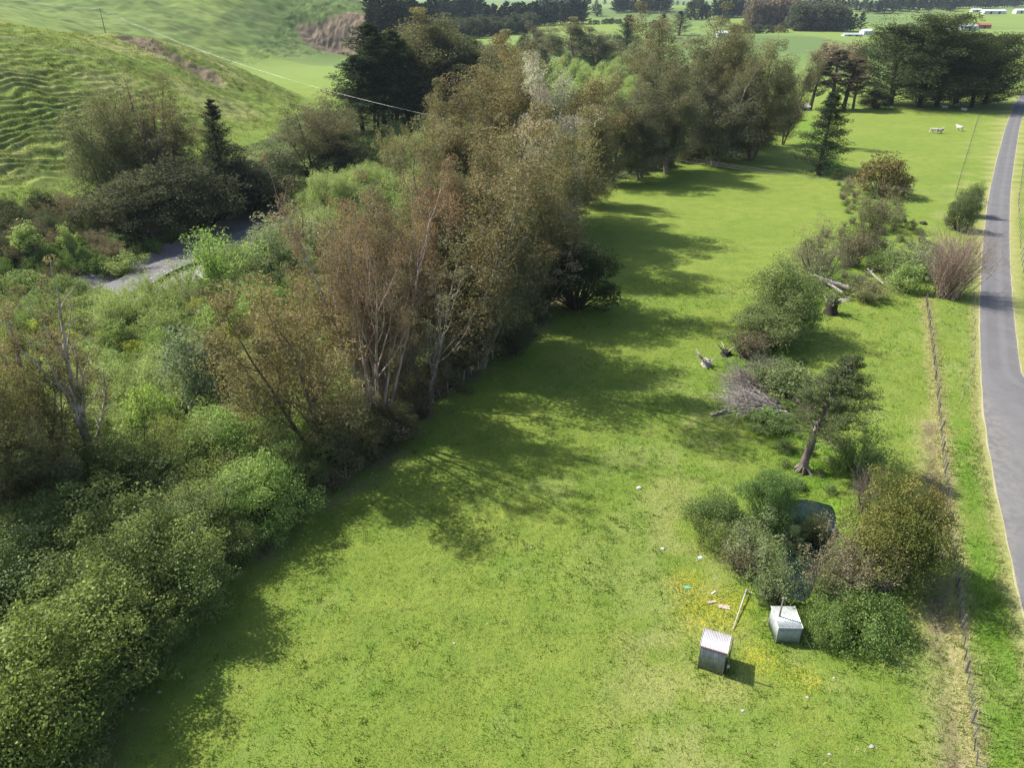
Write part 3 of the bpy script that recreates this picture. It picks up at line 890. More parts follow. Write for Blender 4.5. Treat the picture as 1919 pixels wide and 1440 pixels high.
# ------------------------------------------------------------------ named trees and shrubs, foot by foot from the photograph
OLIVE = (.082, .084, .042); RUST = (.122, .095, .052); BROWN = (.104, .090, .056); DULL = (.074, .080, .048)
DARK = (.030, .042, .018); DARK2 = (.040, .055, .024); MID = (.070, .110, .026); BRIGHT = (.165, .205, .065); LIME = (.165, .200, .060)
GREYG = (.110, .125, .070); SILV = (.15, .17, .12); PINKD = (.30, .20, .16); OCHRE = (.125, .108, .045); FRESH = (.120, .160, .046)
G_GUM = 'gums along the paddock edge'; G_GUM2 = 'gums of the second clump'; G_PINE = 'dark pines and gums beyond the valley'
TREES = [
 # kind, foot x, foot y, top y, width, name, label, category, base, accent, bark, group
 ('gum_fan', 712, 812, 352, 250, 'gum_tree', 'tall multi-stemmed gum with bare pale pinkish trunks fanned out and thin brown crown', 'tree', BROWN, (.15, .075, .05), (.56, .44, .39), G_GUM),
 ('gum_a', 726, 772, 374, 150, 'gum_tree', 'brown feathery gum added among the pale fanned trunks to deepen their shadow', 'tree', (.092, .082, .050), (.125, .085, .056), PALE, G_GUM),  # added tree, put in to thicken the cast shadow of the fanned gum
 ('gum_rust', 604, 850, 505, 300, 'gum_tree', 'broad orange-rust gum left of the pale fanned trunks, its leaf tips burnt orange', 'tree', (.090, .094, .040), (.152, .106, .044), (.22, .17, .14), G_GUM),
 ('gum_bare', 800, 765, 470, 190, 'gum_tree', 'low sparse gum directly right of the pale fanned trunks, boughs leaning over the grass', 'tree', OLIVE, BROWN, PALE, G_GUM),
 ('gum_c', 900, 690, 226, 270, 'gum_tree', 'tallest dense olive-brown gum in the middle of the near row', 'tree', OLIVE, (.14, .085, .04), PALE, G_GUM),
 ('gum_b', 988, 590, 245, 190, 'gum_tree', 'dull brown gum with yellow-green top and pinkish boughs at the near row right end', 'tree', DULL, (.15, .12, .04), (.36, .28, .25), G_GUM),
 ('gum_bare', 1010, 590, 405, 200, 'bare_gum', 'half-bare gum with long pale branches reaching right over the shaded grass', 'tree', BROWN, PINKD, (.42, .36, .33), G_GUM),
 ('gum_a', 838, 640, 252, 170, 'gum_tree', 'reddish gum behind the near row on its river side', 'tree', OLIVE, RUST, PALE, G_GUM),
 ('gum_b', 760, 700, 350, 190, 'gum_tree', 'rusty-topped gum just behind the pale fanned trunks', 'tree', BROWN, (.17, .08, .05), PALE, G_GUM),
 ('gum_b', 935, 440, 102, 210, 'gum_tree', 'rust and olive gum forming the high left shoulder of the middle clump', 'tree', OLIVE, RUST, PALE, G_GUM),
 ('gum_a', 872, 470, 150, 190, 'gum_tree', 'orange-brown gum at the left foot of the middle clump', 'tree', (.095, .085, .042), (.160, .100, .050), PALE, G_GUM),
 ('gum_a', 992, 505, 132, 160, 'dying_gum', 'dying gum with dry pale pink foliage in the middle clump', 'tree', (.26, .18, .15), (.28, .21, .18), (.42, .36, .33), G_GUM),
 ('gum_c', 1035, 432, 92, 190, 'gum_tree', 'highest brown gum at the back of the middle clump', 'tree', OLIVE, (.17, .10, .04), PALE, G_GUM),
 ('gum_c', 1062, 415, 112, 165, 'gum_tree', 'dark green gum closing the middle clump on its paddock side', 'tree', (.050, .058, .024), DULL, PALE, G_GUM),
 ('tree_b', 1078, 580, 430, 140, 'evergreen_tree', 'round blackish evergreen bulging out of the gums into the paddock', 'tree', (.030, .036, .016), DARK2, BROWNB, None),
 ('gum_a', 1148, 345, 150, 130, 'gum_tree', 'rust-topped gum at the left end of the second clump', 'tree', OLIVE, (.115, .092, .05), PALE, G_GUM2),
 ('gum_b', 1200, 338, 172, 150, 'gum_tree', 'grey-brown gum with visible trunks in front of the second clump', 'tree', DULL, BROWN, PALE, G_GUM2),
 ('gum_c', 1250, 326, 95, 160, 'gum_tree', 'broad grey-green gum in the middle of the second clump', 'tree', DULL, (.12, .10, .05), PALE, G_GUM2),
 ('gum_b', 1288, 282, 38, 210, 'gum_tree', 'domed rust-topped gum rising at the back of the second clump', 'tree', OLIVE, (.130, .100, .056), PALE, G_GUM2),
 ('gum_c', 1338, 312, 128, 160, 'gum_tree', 'brown gum with pale stems right of the broad grey-green gum', 'tree', DULL, BROWN, PALE, G_GUM2),
 ('gum_a', 1348, 270, 66, 110, 'gum_tree', 'narrow olive gum peeping up below the small white building', 'tree', OLIVE, (.11, .10, .04), PALE, G_GUM2),
 ('gum_b', 1408, 300, 78, 170, 'gum_tree', 'tall brown gum with ochre crown near the paddock end of the second clump', 'tree', (.085, .082, .042), (.125, .110, .048), (.30, .22, .18), G_GUM2),
 ('gum_c', 1466, 272, 103, 84, 'gum_tree', 'last dark brown gum of the second clump, beside the open paddock', 'tree', (.062, .058, .030), BROWN, BROWNB, G_GUM2),
 ('pine_a', 706, 246, 46, 150, 'pine_tree', 'big dark pine at the left edge of the far tree block', 'tree', (.022, .034, .020), DARK, BROWNB, G_PINE),
 ('pine_a', 680, 250, 105, 130, 'pine_tree', 'lower dark pine spilling over the bright flat paddock', 'tree', (.024, .036, .020), DARK, BROWNB, G_PINE),
 ('pine_a', 745, 240, 58, 120, 'pine_tree', 'slim dark pine second from the bright flat paddock', 'tree', DARK, DARK2, BROWNB, G_PINE),
 ('gum_far_a', 786, 240, 46, 150, 'gum_tree', 'grey-green gum with pale trunk right of the dark pines', 'tree', (.055, .065, .034), (.10, .09, .04), PALE, G_PINE),
 ('gum_far_b', 826, 236, 27, 150, 'gum_tree', 'tallest gum of the far block with ochre topmost leaves', 'tree', (.060, .070, .034), (.15, .12, .05), PALE, G_PINE),
 ('gum_far_a', 872, 234, 62, 150, 'gum_tree', 'round dark green gum at the far block right side', 'tree', (.050, .062, .034), (.09, .085, .04), PALE, G_PINE),
 ('gum_far_b', 922, 222, 64, 120, 'gum_tree', 'olive gum tailing off the far block beside the brown middle clump', 'tree', (.06, .066, .034), (.12, .10, .05), PALE, G_PINE),
 ('pine_a', 850, 222, 66, 120, 'pine_tree', 'blackish pine in the gap behind the round dark gum', 'tree', (.022, .034, .02), DARK, BROWNB, G_PINE),
 ('gum_far_b', 764, 226, 72, 130, 'gum_tree', 'pale-tipped gum standing behind the slim pine', 'tree', (.06, .07, .036), OCHRE, PALE, G_PINE),
 # beyond
 ('gum_far_a', 1012, 118, 46, 60, 'gum_tree', 'purplish-brown gum beside a black pine far up the valley', 'tree', (.085, .070, .055), (.10, .08, .06), PALE, None),
 ('gum_far_b', 1078, 128, 36, 90, 'gum_tree', 'pointed grey-brown gum far up the valley', 'tree', (.085, .080, .050), (.12, .10, .05), PALE, None),
 ('gum_far_a', 1120, 126, 52, 90, 'gum_tree', 'rounded grey gum right of the pointed one far up the valley', 'tree', (.085, .085, .055), (.11, .10, .06), PALE, None),
 ('pine_a', 1174, 100, 28, 55, 'pine_tree', 'double-topped dark pine below the rolling green fields', 'tree', (.022, .034, .022), DARK, BROWNB, None),
 ('pine_a', 1192, 165, 92, 50, 'pine_tree', 'small black pine between the willows and the second gum clump', 'tree', (.022, .034, .022), DARK, BROWNB, None),
 ('pine_b', 1240, 70, 25, 34, 'pine_tree', 'left one of two black pines above the domed gum', 'tree', (.022, .034, .022), DARK, BROWNB, None),
 ('pine_b', 1272, 66, 20, 40, 'pine_tree', 'right one of two black pines above the domed gum', 'tree', (.022, .034, .022), DARK, BROWNB, None),
 ('pine_b', 984, 100, 56, 36, 'pine_tree', 'black pine left of the purplish-brown gum', 'tree', (.022, .034, .022), DARK, BROWNB, None),
 # left bank below the hill
 ('feather', 208, 392, 196, 130, 'feathery_tree', 'feathery grey-green tree with forked dark trunk, first of the bank trees from the left', 'tree', (.088, .100, .048), (.12, .112, .058), (.10, .08, .07), 'thin trees below the terraced hill'),
 ('feather', 262, 392, 190, 130, 'feathery_tree', 'feathery tree with straight dark trunk second along the bank', 'tree', (.082, .095, .048), (.12, .108, .056), (.10, .08, .07), 'thin trees below the terraced hill'),
 ('gum_bare', 335, 398, 163, 120, 'scraggy_tree', 'tall scraggy brown-topped tree towering over the bank trees', 'tree', (.080, .068, .042), (.13, .08, .05), (.14, .11, .10), 'thin trees below the terraced hill'),
 ('feather', 318, 390, 178, 110, 'feathery_tree', 'brownish tree wrapped close round the scraggy tall one', 'tree', (.075, .070, .040), (.12, .08, .05), (.12, .10, .09), 'thin trees below the terraced hill'),
 ('feather', 388, 385, 236, 110, 'feathery_tree', 'low spreading tree between the scraggy one and the dark spire', 'tree', (.075, .082, .040), (.10, .09, .04), (.12, .10, .09), 'thin trees below the terraced hill'),
 ('pine_b', 430, 390, 188, 80, 'spire_tree', 'narrow dark spire-topped tree right of the bank trees', 'tree', (.026, .034, .022), (.05, .05, .03), BROWNB, None),
 ('tree_b', 470, 392, 285, 190, 'evergreen_tree', 'wide blackish evergreen mound overhanging the gravel river', 'tree', (.038, .048, .026), (.058, .062, .032), BROWNB, None),
 ('tree_a', 360, 420, 300, 200, 'evergreen_tree', 'dark shaggy evergreen below the scraggy tall tree', 'tree', (.040, .050, .027), (.07, .065, .04), BROWNB, None),
 ('tree_b', 270, 432, 320, 170, 'evergreen_tree', 'dark evergreen at the feet of the feathery trees', 'tree', (.042, .052, .027), (.075, .07, .04), BROWNB, None),
 ('feather', 590, 335, 192, 120, 'feathery_tree', 'open tree with curved visible limbs standing alone before the bright flat paddock', 'tree', (.070, .075, .042), (.10, .09, .05), (.13, .11, .10), None),
 ('feather', 640, 335, 188, 130, 'feathery_tree', 'pale brown twiggy tree joined to the open limbed one', 'tree', (.075, .072, .045), (.12, .095, .05), (.15, .12, .11), None),
 ('tree_b', 660, 345, 262, 130, 'evergreen_tree', 'dark skirt of evergreen under the pale brown twiggy tree', 'tree', (.034, .040, .022), DARK2, BROWNB, None),
 ('lollipop', 62, 492, 420, 48, 'small_tree', 'small lime-green tree on a thin stem, the rounder of two against dark scrub', 'tree', LIME, FRESH, (.24, .22, .19), None),
 ('lollipop', 138, 488, 424, 26, 'small_tree', 'small lime-green tree on a thin leaning stem, the slimmer of two against dark scrub', 'tree', LIME, FRESH, (.24, .22, .19), None),
 ('tree_b', 318, 452, 402, 56, 'round_shrub', 'round mid-green shrub on the shaded far river bank', 'shrub', MID, FRESH, BROWNB, None),
 ('willow_a', 232, 520, 474, 75, 'willow_bush', 'bright leafy willow bush where the gravel river comes out of the shade', 'shrub', FRESH, BRIGHT, BROWNB, None),
 ('willow_c', 742, 345, 236, 60, 'slim_gum', 'slim yellow-tipped gum sapling among the bright willows', 'tree', (.13, .12, .05), OCHRE, PALE, None),
 ('willow_a', 420, 548, 436, 120, 'willow_bush', 'rounded bright green willow bush at the near edge of the gravel river', 'shrub', (.12, .185, .04), BRIGHT, BROWNB, None),
 ('tree_a', 500, 530, 440, 140, 'willow_bush', 'soft grey-green willow bush behind the rounded bright one', 'shrub', (.125, .155, .06), GREYG, BROWNB, None),
 ('willow_b', 560, 490, 396, 150, 'willow_bush', 'pale twiggy willow at the bend where the river goes out of sight', 'shrub', GREYG, (.17, .15, .10), BROWNB, None),
 ('bush_a', 385, 770, 625, 130, 'silver_shrub', 'silvery-leaved shrub with dark inside among the pale willows', 'shrub', (.095, .12, .075), SILV, BROWNB, None),
 ('bush_b', 290, 830, 725, 95, 'round_shrub', 'rounded lime-green shrub in front of the silvery one', 'shrub', (.14, .20, .045), LIME, BROWNB, None),
 # near left
 ('gum_split', 186, 968, 545, 190, 'bare_gum', 'thin gum with bare pale split trunk rising from the scrub, crown thin and brownish', 'tree', (.10, .088, .046), (.150, .105, .05), (.56, .49, .44), None),
 ('gum_a', 62, 1010, 545, 210, 'gum_tree', 'rusty olive gum at the very left of the photograph', 'tree', (.090, .094, .038), (.150, .118, .044), (.22, .18, .15), None),
 ('gum_rust', 120, 985, 700, 200, 'gum_tree', 'low olive gum between the leftmost gum and the bare split trunk', 'tree', (.078, .088, .038), (.125, .108, .045), (.26, .22, .19), None),
 ('tree_a', 40, 1520, 1300, 330, 'leafy_tree', 'dense leafy tree filling the bottom left corner', 'tree', (.074, .100, .022), (.118, .146, .034), BROWNB, 'leafy trees along the near paddock edge'),
 ('tree_b', 70, 1370, 1165, 320, 'leafy_tree', 'dense leafy tree just above the bottom left corner tree', 'tree', (.082, .106, .026), (.122, .150, .036), BROWNB, 'leafy trees along the near paddock edge'),
 ('tree_b', 190, 1275, 1090, 270, 'leafy_tree', 'leafy tree third up the near edge with shoots over the shaded grass', 'tree', (.078, .102, .025), (.118, .145, .036), BROWNB, 'leafy trees along the near paddock edge'),
 ('tree_a', 10, 1200, 1010, 280, 'leafy_tree', 'grey-green leafy tree below the leftmost gum', 'tree', (.07, .10, .038), (.11, .14, .055), BROWNB, 'leafy trees along the near paddock edge'),
 ('tree_a', 285, 1160, 985, 240, 'leafy_tree', 'leafy tree with a pale broken branch poking out to the grass', 'tree', (.076, .100, .030), (.115, .142, .045), BROWNB, 'leafy trees along the near paddock edge'),
 ('tree_b', 150, 1090, 945, 230, 'leafy_tree', 'leafy tree at the foot of the bare split trunk', 'tree', (.08, .106, .030), (.115, .142, .04), BROWNB, 'leafy trees along the near paddock edge'),
 ('kanuka', 372, 1062, 910, 200, 'leafy_tree', 'grey-leaved feathery tree hanging over the edge fence', 'tree', (.085, .11, .048), (.12, .145, .07), BROWNB, 'leafy trees along the near paddock edge'),
 ('tree_b', 492, 985, 850, 170, 'leafy_tree', 'fresh green leafy tree nearest the sunlit tip of the edge fence', 'tree', (.095, .145, .035), (.15, .20, .05), BROWNB, 'leafy trees along the near paddock edge'),
 ('kanuka', 250, 985, 820, 230, 'layered_shrub', 'layered olive shrub right of the bare split trunk', 'shrub', (.075, .100, .030), (.12, .13, .045), BROWNB, 'layered shrubs above the edge trees'),
 ('kanuka', 350, 930, 790, 230, 'layered_shrub', 'layered shrub with bronze flat sprays below the fern', 'shrub', (.080, .100, .032), (.14, .13, .045), BROWNB, 'layered shrubs above the edge trees'),
 ('tree_a', 460, 905, 775, 190, 'leafy_shrub', 'leafy green shrub left of the rust gum foot', 'shrub', (.08, .125, .032), (.13, .18, .045), BROWNB, 'layered shrubs above the edge trees'),
 ('kanuka', 555, 930, 800, 150, 'leafy_shrub', 'dark leafy shrub between the rust gum and the edge fence', 'shrub', (.060, .085, .028), (.09, .11, .035), BROWNB, 'layered shrubs above the edge trees'),
 ('bush_a', 640, 885, 800, 110, 'leafy_shrub', 'brown-green shrub at the foot of the pale fanned trunks', 'shrub', (.085, .085, .035), BROWN, BROWNB, 'layered shrubs above the edge trees'),
 ('fern', 425, 850, 790, 70, 'tree_fern', 'tree fern with pale arching fronds left of the rust gum', 'tree fern', FRESH, (.22, .24, .10), BROWNB, None),
 # the right-hand line of shrubs along the ditch
 ('pine_tier', 1534, 328, 176, 78, 'tiered_pine', 'lone dark pine with shelf-like tiers standing in the paddock', 'tree', (.026, .042, .022), DARK2, BROWNB, None),
 ('bush_a', 1650, 366, 292, 92, 'round_tree', 'umbrella-shaped bronze bush right of the lone tiered pine', 'shrub', (.085, .070, .032), (.14, .11, .04), BROWNB, None),
 ('thicket', 1640, 432, 362, 85, 'twiggy_bush', 'brown twiggy bush with green skirt below the umbrella bush', 'shrub', (.10, .10, .045), BROWN, (.17, .14, .115), None),
 ('kanuka', 1622, 478, 392, 80, 'dark_shrub', 'dark upright shrub in the middle of the ditch line', 'shrub', (.050, .058, .026), (.08, .08, .03), BROWNB, None),
 ('kanuka', 1530, 535, 428, 120, 'windswept_tree', 'grey-brown windswept tree leaning over silver dead limbs', 'tree', (.090, .092, .054), (.14, .13, .08), (.20, .17, .15), None),
 ('thicket', 1590, 500, 425, 80, 'twiggy_bush', 'brown twiggy bush between the windswept tree and the dark upright shrub', 'shrub', (.10, .09, .045), BROWN, (.20, .17, .14), None),
 ('willow_b', 1712, 520, 452, 100, 'willow_bush', 'grey-green willow bush touching the bare red switches', 'shrub', (.12, .15, .06), GREYG, BROWNB, 'willows by the red switches'),
 ('willow_b', 1672, 510, 462, 80, 'willow_bush', 'mid-green willow bush left of the grey-green one by the switches', 'shrub', (.10, .14, .045), FRESH, BROWNB, 'willows by the red switches'),
 ('bush_b', 1692, 548, 496, 62, 'round_shrub', 'low rounded light green shrub in front of the grey-green willow', 'shrub', FRESH, (.14, .19, .06), BROWNB, None),
 ('switch', 1772, 556, 430, 112, 'bare_willow', 'leafless clump of upright reddish-tan switches beside the road', 'shrub', BROWN, BROWN, (.50, .39, .32), None),
 ('tree_b', 1792, 432, 362, 46, 'hedge_shrub', 'near dark green half of the roadside hedge above the red switches', 'shrub', (.055, .075, .030), (.08, .095, .04), BROWNB, 'roadside hedge'),
 ('tree_a', 1812, 405, 346, 44, 'hedge_shrub', 'far dark green half of the roadside hedge above the red switches', 'shrub', (.055, .080, .030), (.08, .10, .04), BROWNB, 'roadside hedge'),
 ('willow_b', 1622, 562, 525, 80, 'low_bush', 'low ochre-green bush right of the black stump', 'shrub', (.11, .125, .05), OCHRE, BROWNB, None),
 ('tree_a', 1462, 630, 492, 135, 'leafy_bush', 'big light green leafy bush casting shade left of the black stump', 'shrub', (.085, .115, .036), (.13, .16, .055), BROWNB, None),
 ('tree_b', 1430, 655, 555, 110, 'leafy_bush', 'lower green bush on the left flank of the big leafy bush', 'shrub', (.08, .105, .036), (.12, .14, .05), BROWNB, None),
 ('thicket', 1396, 672, 612, 90, 'twiggy_bush', 'brown twiggy scrub at the left end of the big leafy bush', 'shrub', (.10, .085, .05), BROWN, (.17, .14, .12), None),
 ('willow_b', 1440, 735, 668, 80, 'low_bush', 'low grey-green bush behind the heap of dead branches', 'shrub', (.10, .125, .055), GREYG, BROWNB, None),
 ('bush_c', 1478, 745, 690, 100, 'low_bush', 'mixed low bush between the dead branches and the cypress trunk', 'shrub', (.075, .10, .035), (.12, .13, .06), BROWNB, None),
 ('bush_c', 1440, 800, 772, 80, 'low_bush', 'dark grassy bush in front of the heap of dead branches', 'shrub', (.045, .085, .022), FRESH, BROWNB, None),
 ('willow_b', 1604, 884, 800, 100, 'low_bush', 'airy light green shrub in the shade of the cypress', 'shrub', (.085, .12, .036), FRESH, BROWNB, None),
 ('tree_a', 1655, 1088, 910, 168, 'round_evergreen', 'big rounded dark and ochre evergreen bush beside the pond', 'shrub', (.060, .085, .019), (.140, .122, .030), BROWNB, None),
 ('tree_b', 1686, 1062, 925, 105, 'round_evergreen', 'ochre-tipped back half of the big rounded evergreen bush', 'shrub', (.060, .064, .018), (.17, .12, .035), BROWNB, None),
 ('thicket', 1590, 1105, 1010, 150, 'grey_thicket', 'grey leafless thicket spilling left from the big rounded evergreen', 'shrub', (.13, .12, .06), BROWN, (.30, .25, .215), None),
 ('thicket', 1545, 1125, 1035, 110, 'grey_thicket', 'grey-brown thicket overhanging the near end of the pond', 'shrub', (.13, .12, .06), BROWN, (.28, .23, .20), None),
 ('mound', 1612, 1180, 1120, 165, 'bramble', 'low dark bramble patch below the big rounded evergreen', 'shrub', (.055, .095, .022), (.09, .13, .03), BROWNB, 'brambles by the second shed'),
 ('mound', 1540, 1190, 1135, 90, 'bramble', 'light green bramble against the right wall of the far shed', 'shrub', (.085, .13, .03), FRESH, BROWNB, 'brambles by the second shed'),
 ('willow_b', 1445, 1132, 1030, 85, 'pond_willow', 'thin airy willow on forked stems between the two sheds and the pond', 'shrub', (.10, .13, .045), GREYG, (.13, .10, .08), None),
 ('tree_a', 1434, 985, 885, 95, 'pond_shrub', 'glossy dark green shrub at the left lip of the pond', 'shrub', (.050, .090, .024), (.08, .13, .035), BROWNB, None),
 ('kanuka', 1478, 1040, 975, 50, 'pond_shrub', 'small bluish-green shrub hanging over the pond water', 'shrub', (.060, .095, .042), (.09, .125, .06), BROWNB, None),
 ('mound', 1340, 985, 942, 100, 'bramble', 'dark bramble mound with a trailing left tip by the blue scrap', 'shrub', (.050, .080, .024), (.085, .12, .035), BROWNB, None),
 ('mound', 1350, 1030, 990, 90, 'bramble', 'yellow-green low growth just above the blue scrap', 'shrub', (.075, .11, .024), (.12, .14, .03), BROWNB, None),
 ('kanuka', 1524, 1020, 962, 62, 'pond_shrub', 'ochre-green shrub leaning over the middle of the pond', 'shrub', (.085, .098, .036), (.13, .115, .04), BROWNB, None),
 ('willow_b', 1400, 1060, 980, 110, 'pond_shrub', 'olive airy shrub between the bramble mound and the pond', 'shrub', (.095, .115, .04), GREYG, BROWNB, None),
 ('thicket', 1385, 1070, 1025, 80, 'twiggy_bush', 'low brown twiggy bush right of the blue scrap', 'shrub', (.10, .09, .045), BROWN, (.22, .18, .15), None),
 # macrocarpas by the road and the ragged clump left of them
 ('macro_a', 1668, 196, 48, 170, 'cypress_tree', 'open-armed dark cypress at the left of the big roadside group', 'tree', (.030, .042, .018), (.055, .065, .028), (.07, .055, .045), 'dark cypresses by the road'),
 ('macro_b', 1722, 200, 28, 170, 'cypress_tree', 'highest dark cypress of the big roadside group', 'tree', (.028, .040, .016), (.05, .062, .026), (.07, .055, .045), 'dark cypresses by the road'),
 ('macro_a', 1790, 198, 62, 150, 'cypress_tree', 'flat-topped dark cypress in the middle of the roadside group', 'tree', (.026, .036, .015), (.045, .055, .024), (.07, .055, .045), 'dark cypresses by the road'),
 ('macro_b', 1845, 195, 64, 150, 'cypress_tree', 'dark wind-swept cypress nearest the road', 'tree', (.026, .036, .016), (.05, .055, .022), (.07, .055, .045), 'dark cypresses by the road'),
 ('macro_b', 1755, 198, 75, 140, 'cypress_tree', 'lower dark cypress under the highest one', 'tree', (.026, .036, .015), (.045, .055, .024), (.07, .055, .045), 'dark cypresses by the road'),
 ('macro_a', 1820, 200, 90, 120, 'cypress_tree', 'lower dark cypress behind the cattle lying in the shade', 'tree', (.026, .036, .015), (.045, .05, .022), (.07, .055, .045), 'dark cypresses by the road'),
 ('tree_b', 1640, 203, 160, 50, 'dark_shrub', 'dark shrub at the left foot of the roadside cypresses', 'shrub', (.035, .045, .02), DARK2, BROWNB, None),
 ('macro_c', 1518, 205, 118, 46, 'ragged_tree', 'narrow ragged tree nearest the last gum', 'tree', (.040, .045, .026), (.09, .075, .05), (.10, .08, .07), 'ragged trees left of the cypresses'),
 ('macro_c', 1556, 205, 92, 56, 'ragged_tree', 'tallest ragged tree with pale dead wood in its top', 'tree', (.075, .062, .046), (.17, .135, .115), (.20, .16, .14), 'ragged trees left of the cypresses'),
 ('macro_c', 1580, 206, 110, 56, 'ragged_tree', 'brown ragged tree right of the tallest ragged one', 'tree', (.06, .048, .034), (.12, .085, .06), (.10, .08, .07), 'ragged trees left of the cypresses'),
 ('macro_c', 1598, 204, 130, 36, 'ragged_tree', 'greyish ragged tree at the gap before the cypresses', 'tree', (.10, .085, .072), (.18, .15, .13), (.16, .13, .11), 'ragged trees left of the cypresses'),
 ('lollipop', 1596, 135, 82, 42, 'small_tree', 'pinkish small tree standing alone in the field behind the ragged trees', 'tree', (.15, .105, .075), (.19, .14, .10), BROWNB, None),
 ('lollipop', 1545, 140, 80, 52, 'small_tree', 'tan round-headed tree behind the tallest ragged tree', 'tree', (.14, .10, .07), (.18, .14, .10), BROWNB, None),
]
for (kd, bx, by, top, wp, nm, lab, cat, base, acc, bark, grp) in TREES:
    if kd.startswith('gum_') and nm != 'dying_gum':       # the hand-read tones run warm: pull them to grey olive
        q = .22 if kd in ('gum_fan', 'gum_rust') else .32
        base = tuple(u * (1 - q) + v * q for u, v in zip(base, (.072, .084, .048))); acc = tuple(u * (1 - q) + v * q for u, v in zip(acc, (.092, .092, .056)))
    if grp == 'thin trees below the terraced hill':
        top -= 10; wp *= 1.15; base = tuple(u * .6 + v * .4 for u, v in zip(base, (.060, .085, .040)))
    at_px(bx, by, top + (10 if grp == G_GUM and kd != 'gum_fan' else -4 if grp == G_GUM2 else 0), wp * ((.86 if grp == G_GUM2 else 1.02) if kd.startswith('gum_') and kd != 'gum_fan' else 1.08), kd, nm, lab, cat, base=base, accent=acc, bark=bark, group=grp)

# ------------------------------------------------------------------ what the crowded plants are labelled by: the nearest landmark
MARKS = [(712, 812, 'the pale fanned gum trunks'), (604, 850, 'the rust-tipped gum'), (186, 968, 'the bare split trunk'), (62, 1010, 'the leftmost gum'), (385, 770, 'the silvery shrub'), (290, 830, 'the rounded lime shrub'),
 (425, 850, 'the tree fern'), (420, 548, 'the bright riverside willow'), (742, 345, 'the slim gum sapling'), (232, 520, 'the leafy willow by the gravel'), (62, 492, 'the rounder lime tree'), (138, 488, 'the slimmer lime tree'),
 (335, 398, 'the scraggy tall tree'), (430, 390, 'the dark spire tree'), (208, 392, 'the first feathery tree'), (470, 392, 'the wide blackish mound'), (590, 335, 'the open limbed tree'), (660, 345, 'the pale twiggy tree'),
 (706, 246, 'the big dark pine'), (872, 234, 'the round dark gum'), (1078, 128, 'the pointed grey gum'), (1120, 126, 'the rounded grey gum'), (1174, 100, 'the double-topped pine'), (1192, 165, 'the small black pine'), (1288, 282, 'the domed gum'),
 (1534, 328, 'the lone tiered pine'), (1650, 366, 'the umbrella-shaped bush'), (1622, 478, 'the dark upright shrub'), (1535, 545, 'the windswept tree'), (1772, 556, 'the reddish switches'), (1468, 630, 'the big leafy bush'), (1556, 590, 'the black stump'),
 (1503, 884, 'the bent cypress'), (1515, 960, 'the pond'), (1445, 765, 'the dead branch heap'), (900, 690, 'the tallest near gum'), (1078, 580, 'the blackish evergreen'), (985, 462, 'the pale pink gum'), (40, 1500, 'the bottom left corner'),
 (190, 1275, 'the third edge tree'), (372, 1062, 'the grey-leaved edge tree'), (492, 985, 'the fresh green edge tree'), (270, 540, 'the gravel bed'), (1250, 320, 'the broad grey-green gum'), (1408, 300, 'the ochre-crowned gum'), (1466, 272, 'the last dark gum'), (100, 600, 'the hidden river bank')]
MXY = np.array([flat(a, b) for a, b, _ in MARKS])
def where(x, y):
    k = int(np.argmin(np.hypot(MXY[:, 0] - x, MXY[:, 1] - y))); mx, my = MXY[k]
    dx = (x / y - mx / my) * my; dy = y - my
    rel = ('right of' if dx > 0 else 'left of') if abs(dx) > abs(dy) * .7 else ('behind' if dy > 0 else 'in front of')
    return rel + ' ' + MARKS[k][2]
def spot(lab, x, y, H=None, h0=0, h1=1):
    for cut in (' in the ', ' on the ', ' under the ', ' among the ', ' along the ', ' at the ', ' around the ', ' crowding the ', ' pushing ', ' behind the ', ' deep ', ' packed ', ' far up ', ' filling '):
        lab = lab.split(cut)[0]
    f = .5 if H is None else (H - h0) / (h1 - h0 + 1e-6)
    return ('low ' if f < .33 else 'tall ' if f > .67 else '') + lab + ' ' + where(x, y)

FILL = [('gum_c', 790, 640, 370, 150), ('gum_b', 905, 455, 175, 150), ('gum_a', 1098, 385, 190, 100), ('gum_c', 850, 590, 330, 160)]
for k, (kd, bx, by, top, wp) in enumerate(FILL):
    at_px(bx, by, top, wp, kd, 'gum_tree', spot('brown-green half-hidden gum deep inside the near belt, mostly hidden by the gums around it', *flat(bx, by)), 'tree', base=(.080, .082, .044), accent=(.115, .095, .050), bark=PALE, group='gums deep inside the near belt')
FILL2 = [('gum_c', 1225, 318, 150, 80), ('gum_a', 1308, 300, 118, 80), ('gum_b', 1375, 296, 140, 70)]
for k, (kd, bx, by, top, wp) in enumerate(FILL2):
    at_px(bx, by, top, wp, kd, 'gum_tree', spot('grey-brown half-hidden gum packed between the taller gums of the second clump', *flat(bx, by)), 'tree', base=(.074, .078, .046), accent=(.110, .095, .055), bark=PALE, group='gums packed inside the second clump')
FILL3 = [('pine_a', 720, 232, 70, 120), ('pine_a', 800, 228, 80, 130), ('gum_far_b', 895, 222, 75, 120), ('pine_a', 830, 224, 75, 120), ('gum_far_a', 770, 232, 80, 120)]
for k, (kd, bx, by, top, wp) in enumerate(FILL3):
    at_px(bx, by, top, wp, kd, 'dark_tree', spot('blackish half-hidden tree filling the inside of the far tree block', *flat(bx, by)), 'tree', base=(.034, .044, .026), accent=(.055, .06, .034), bark=BROWNB, group='trees inside the far block')

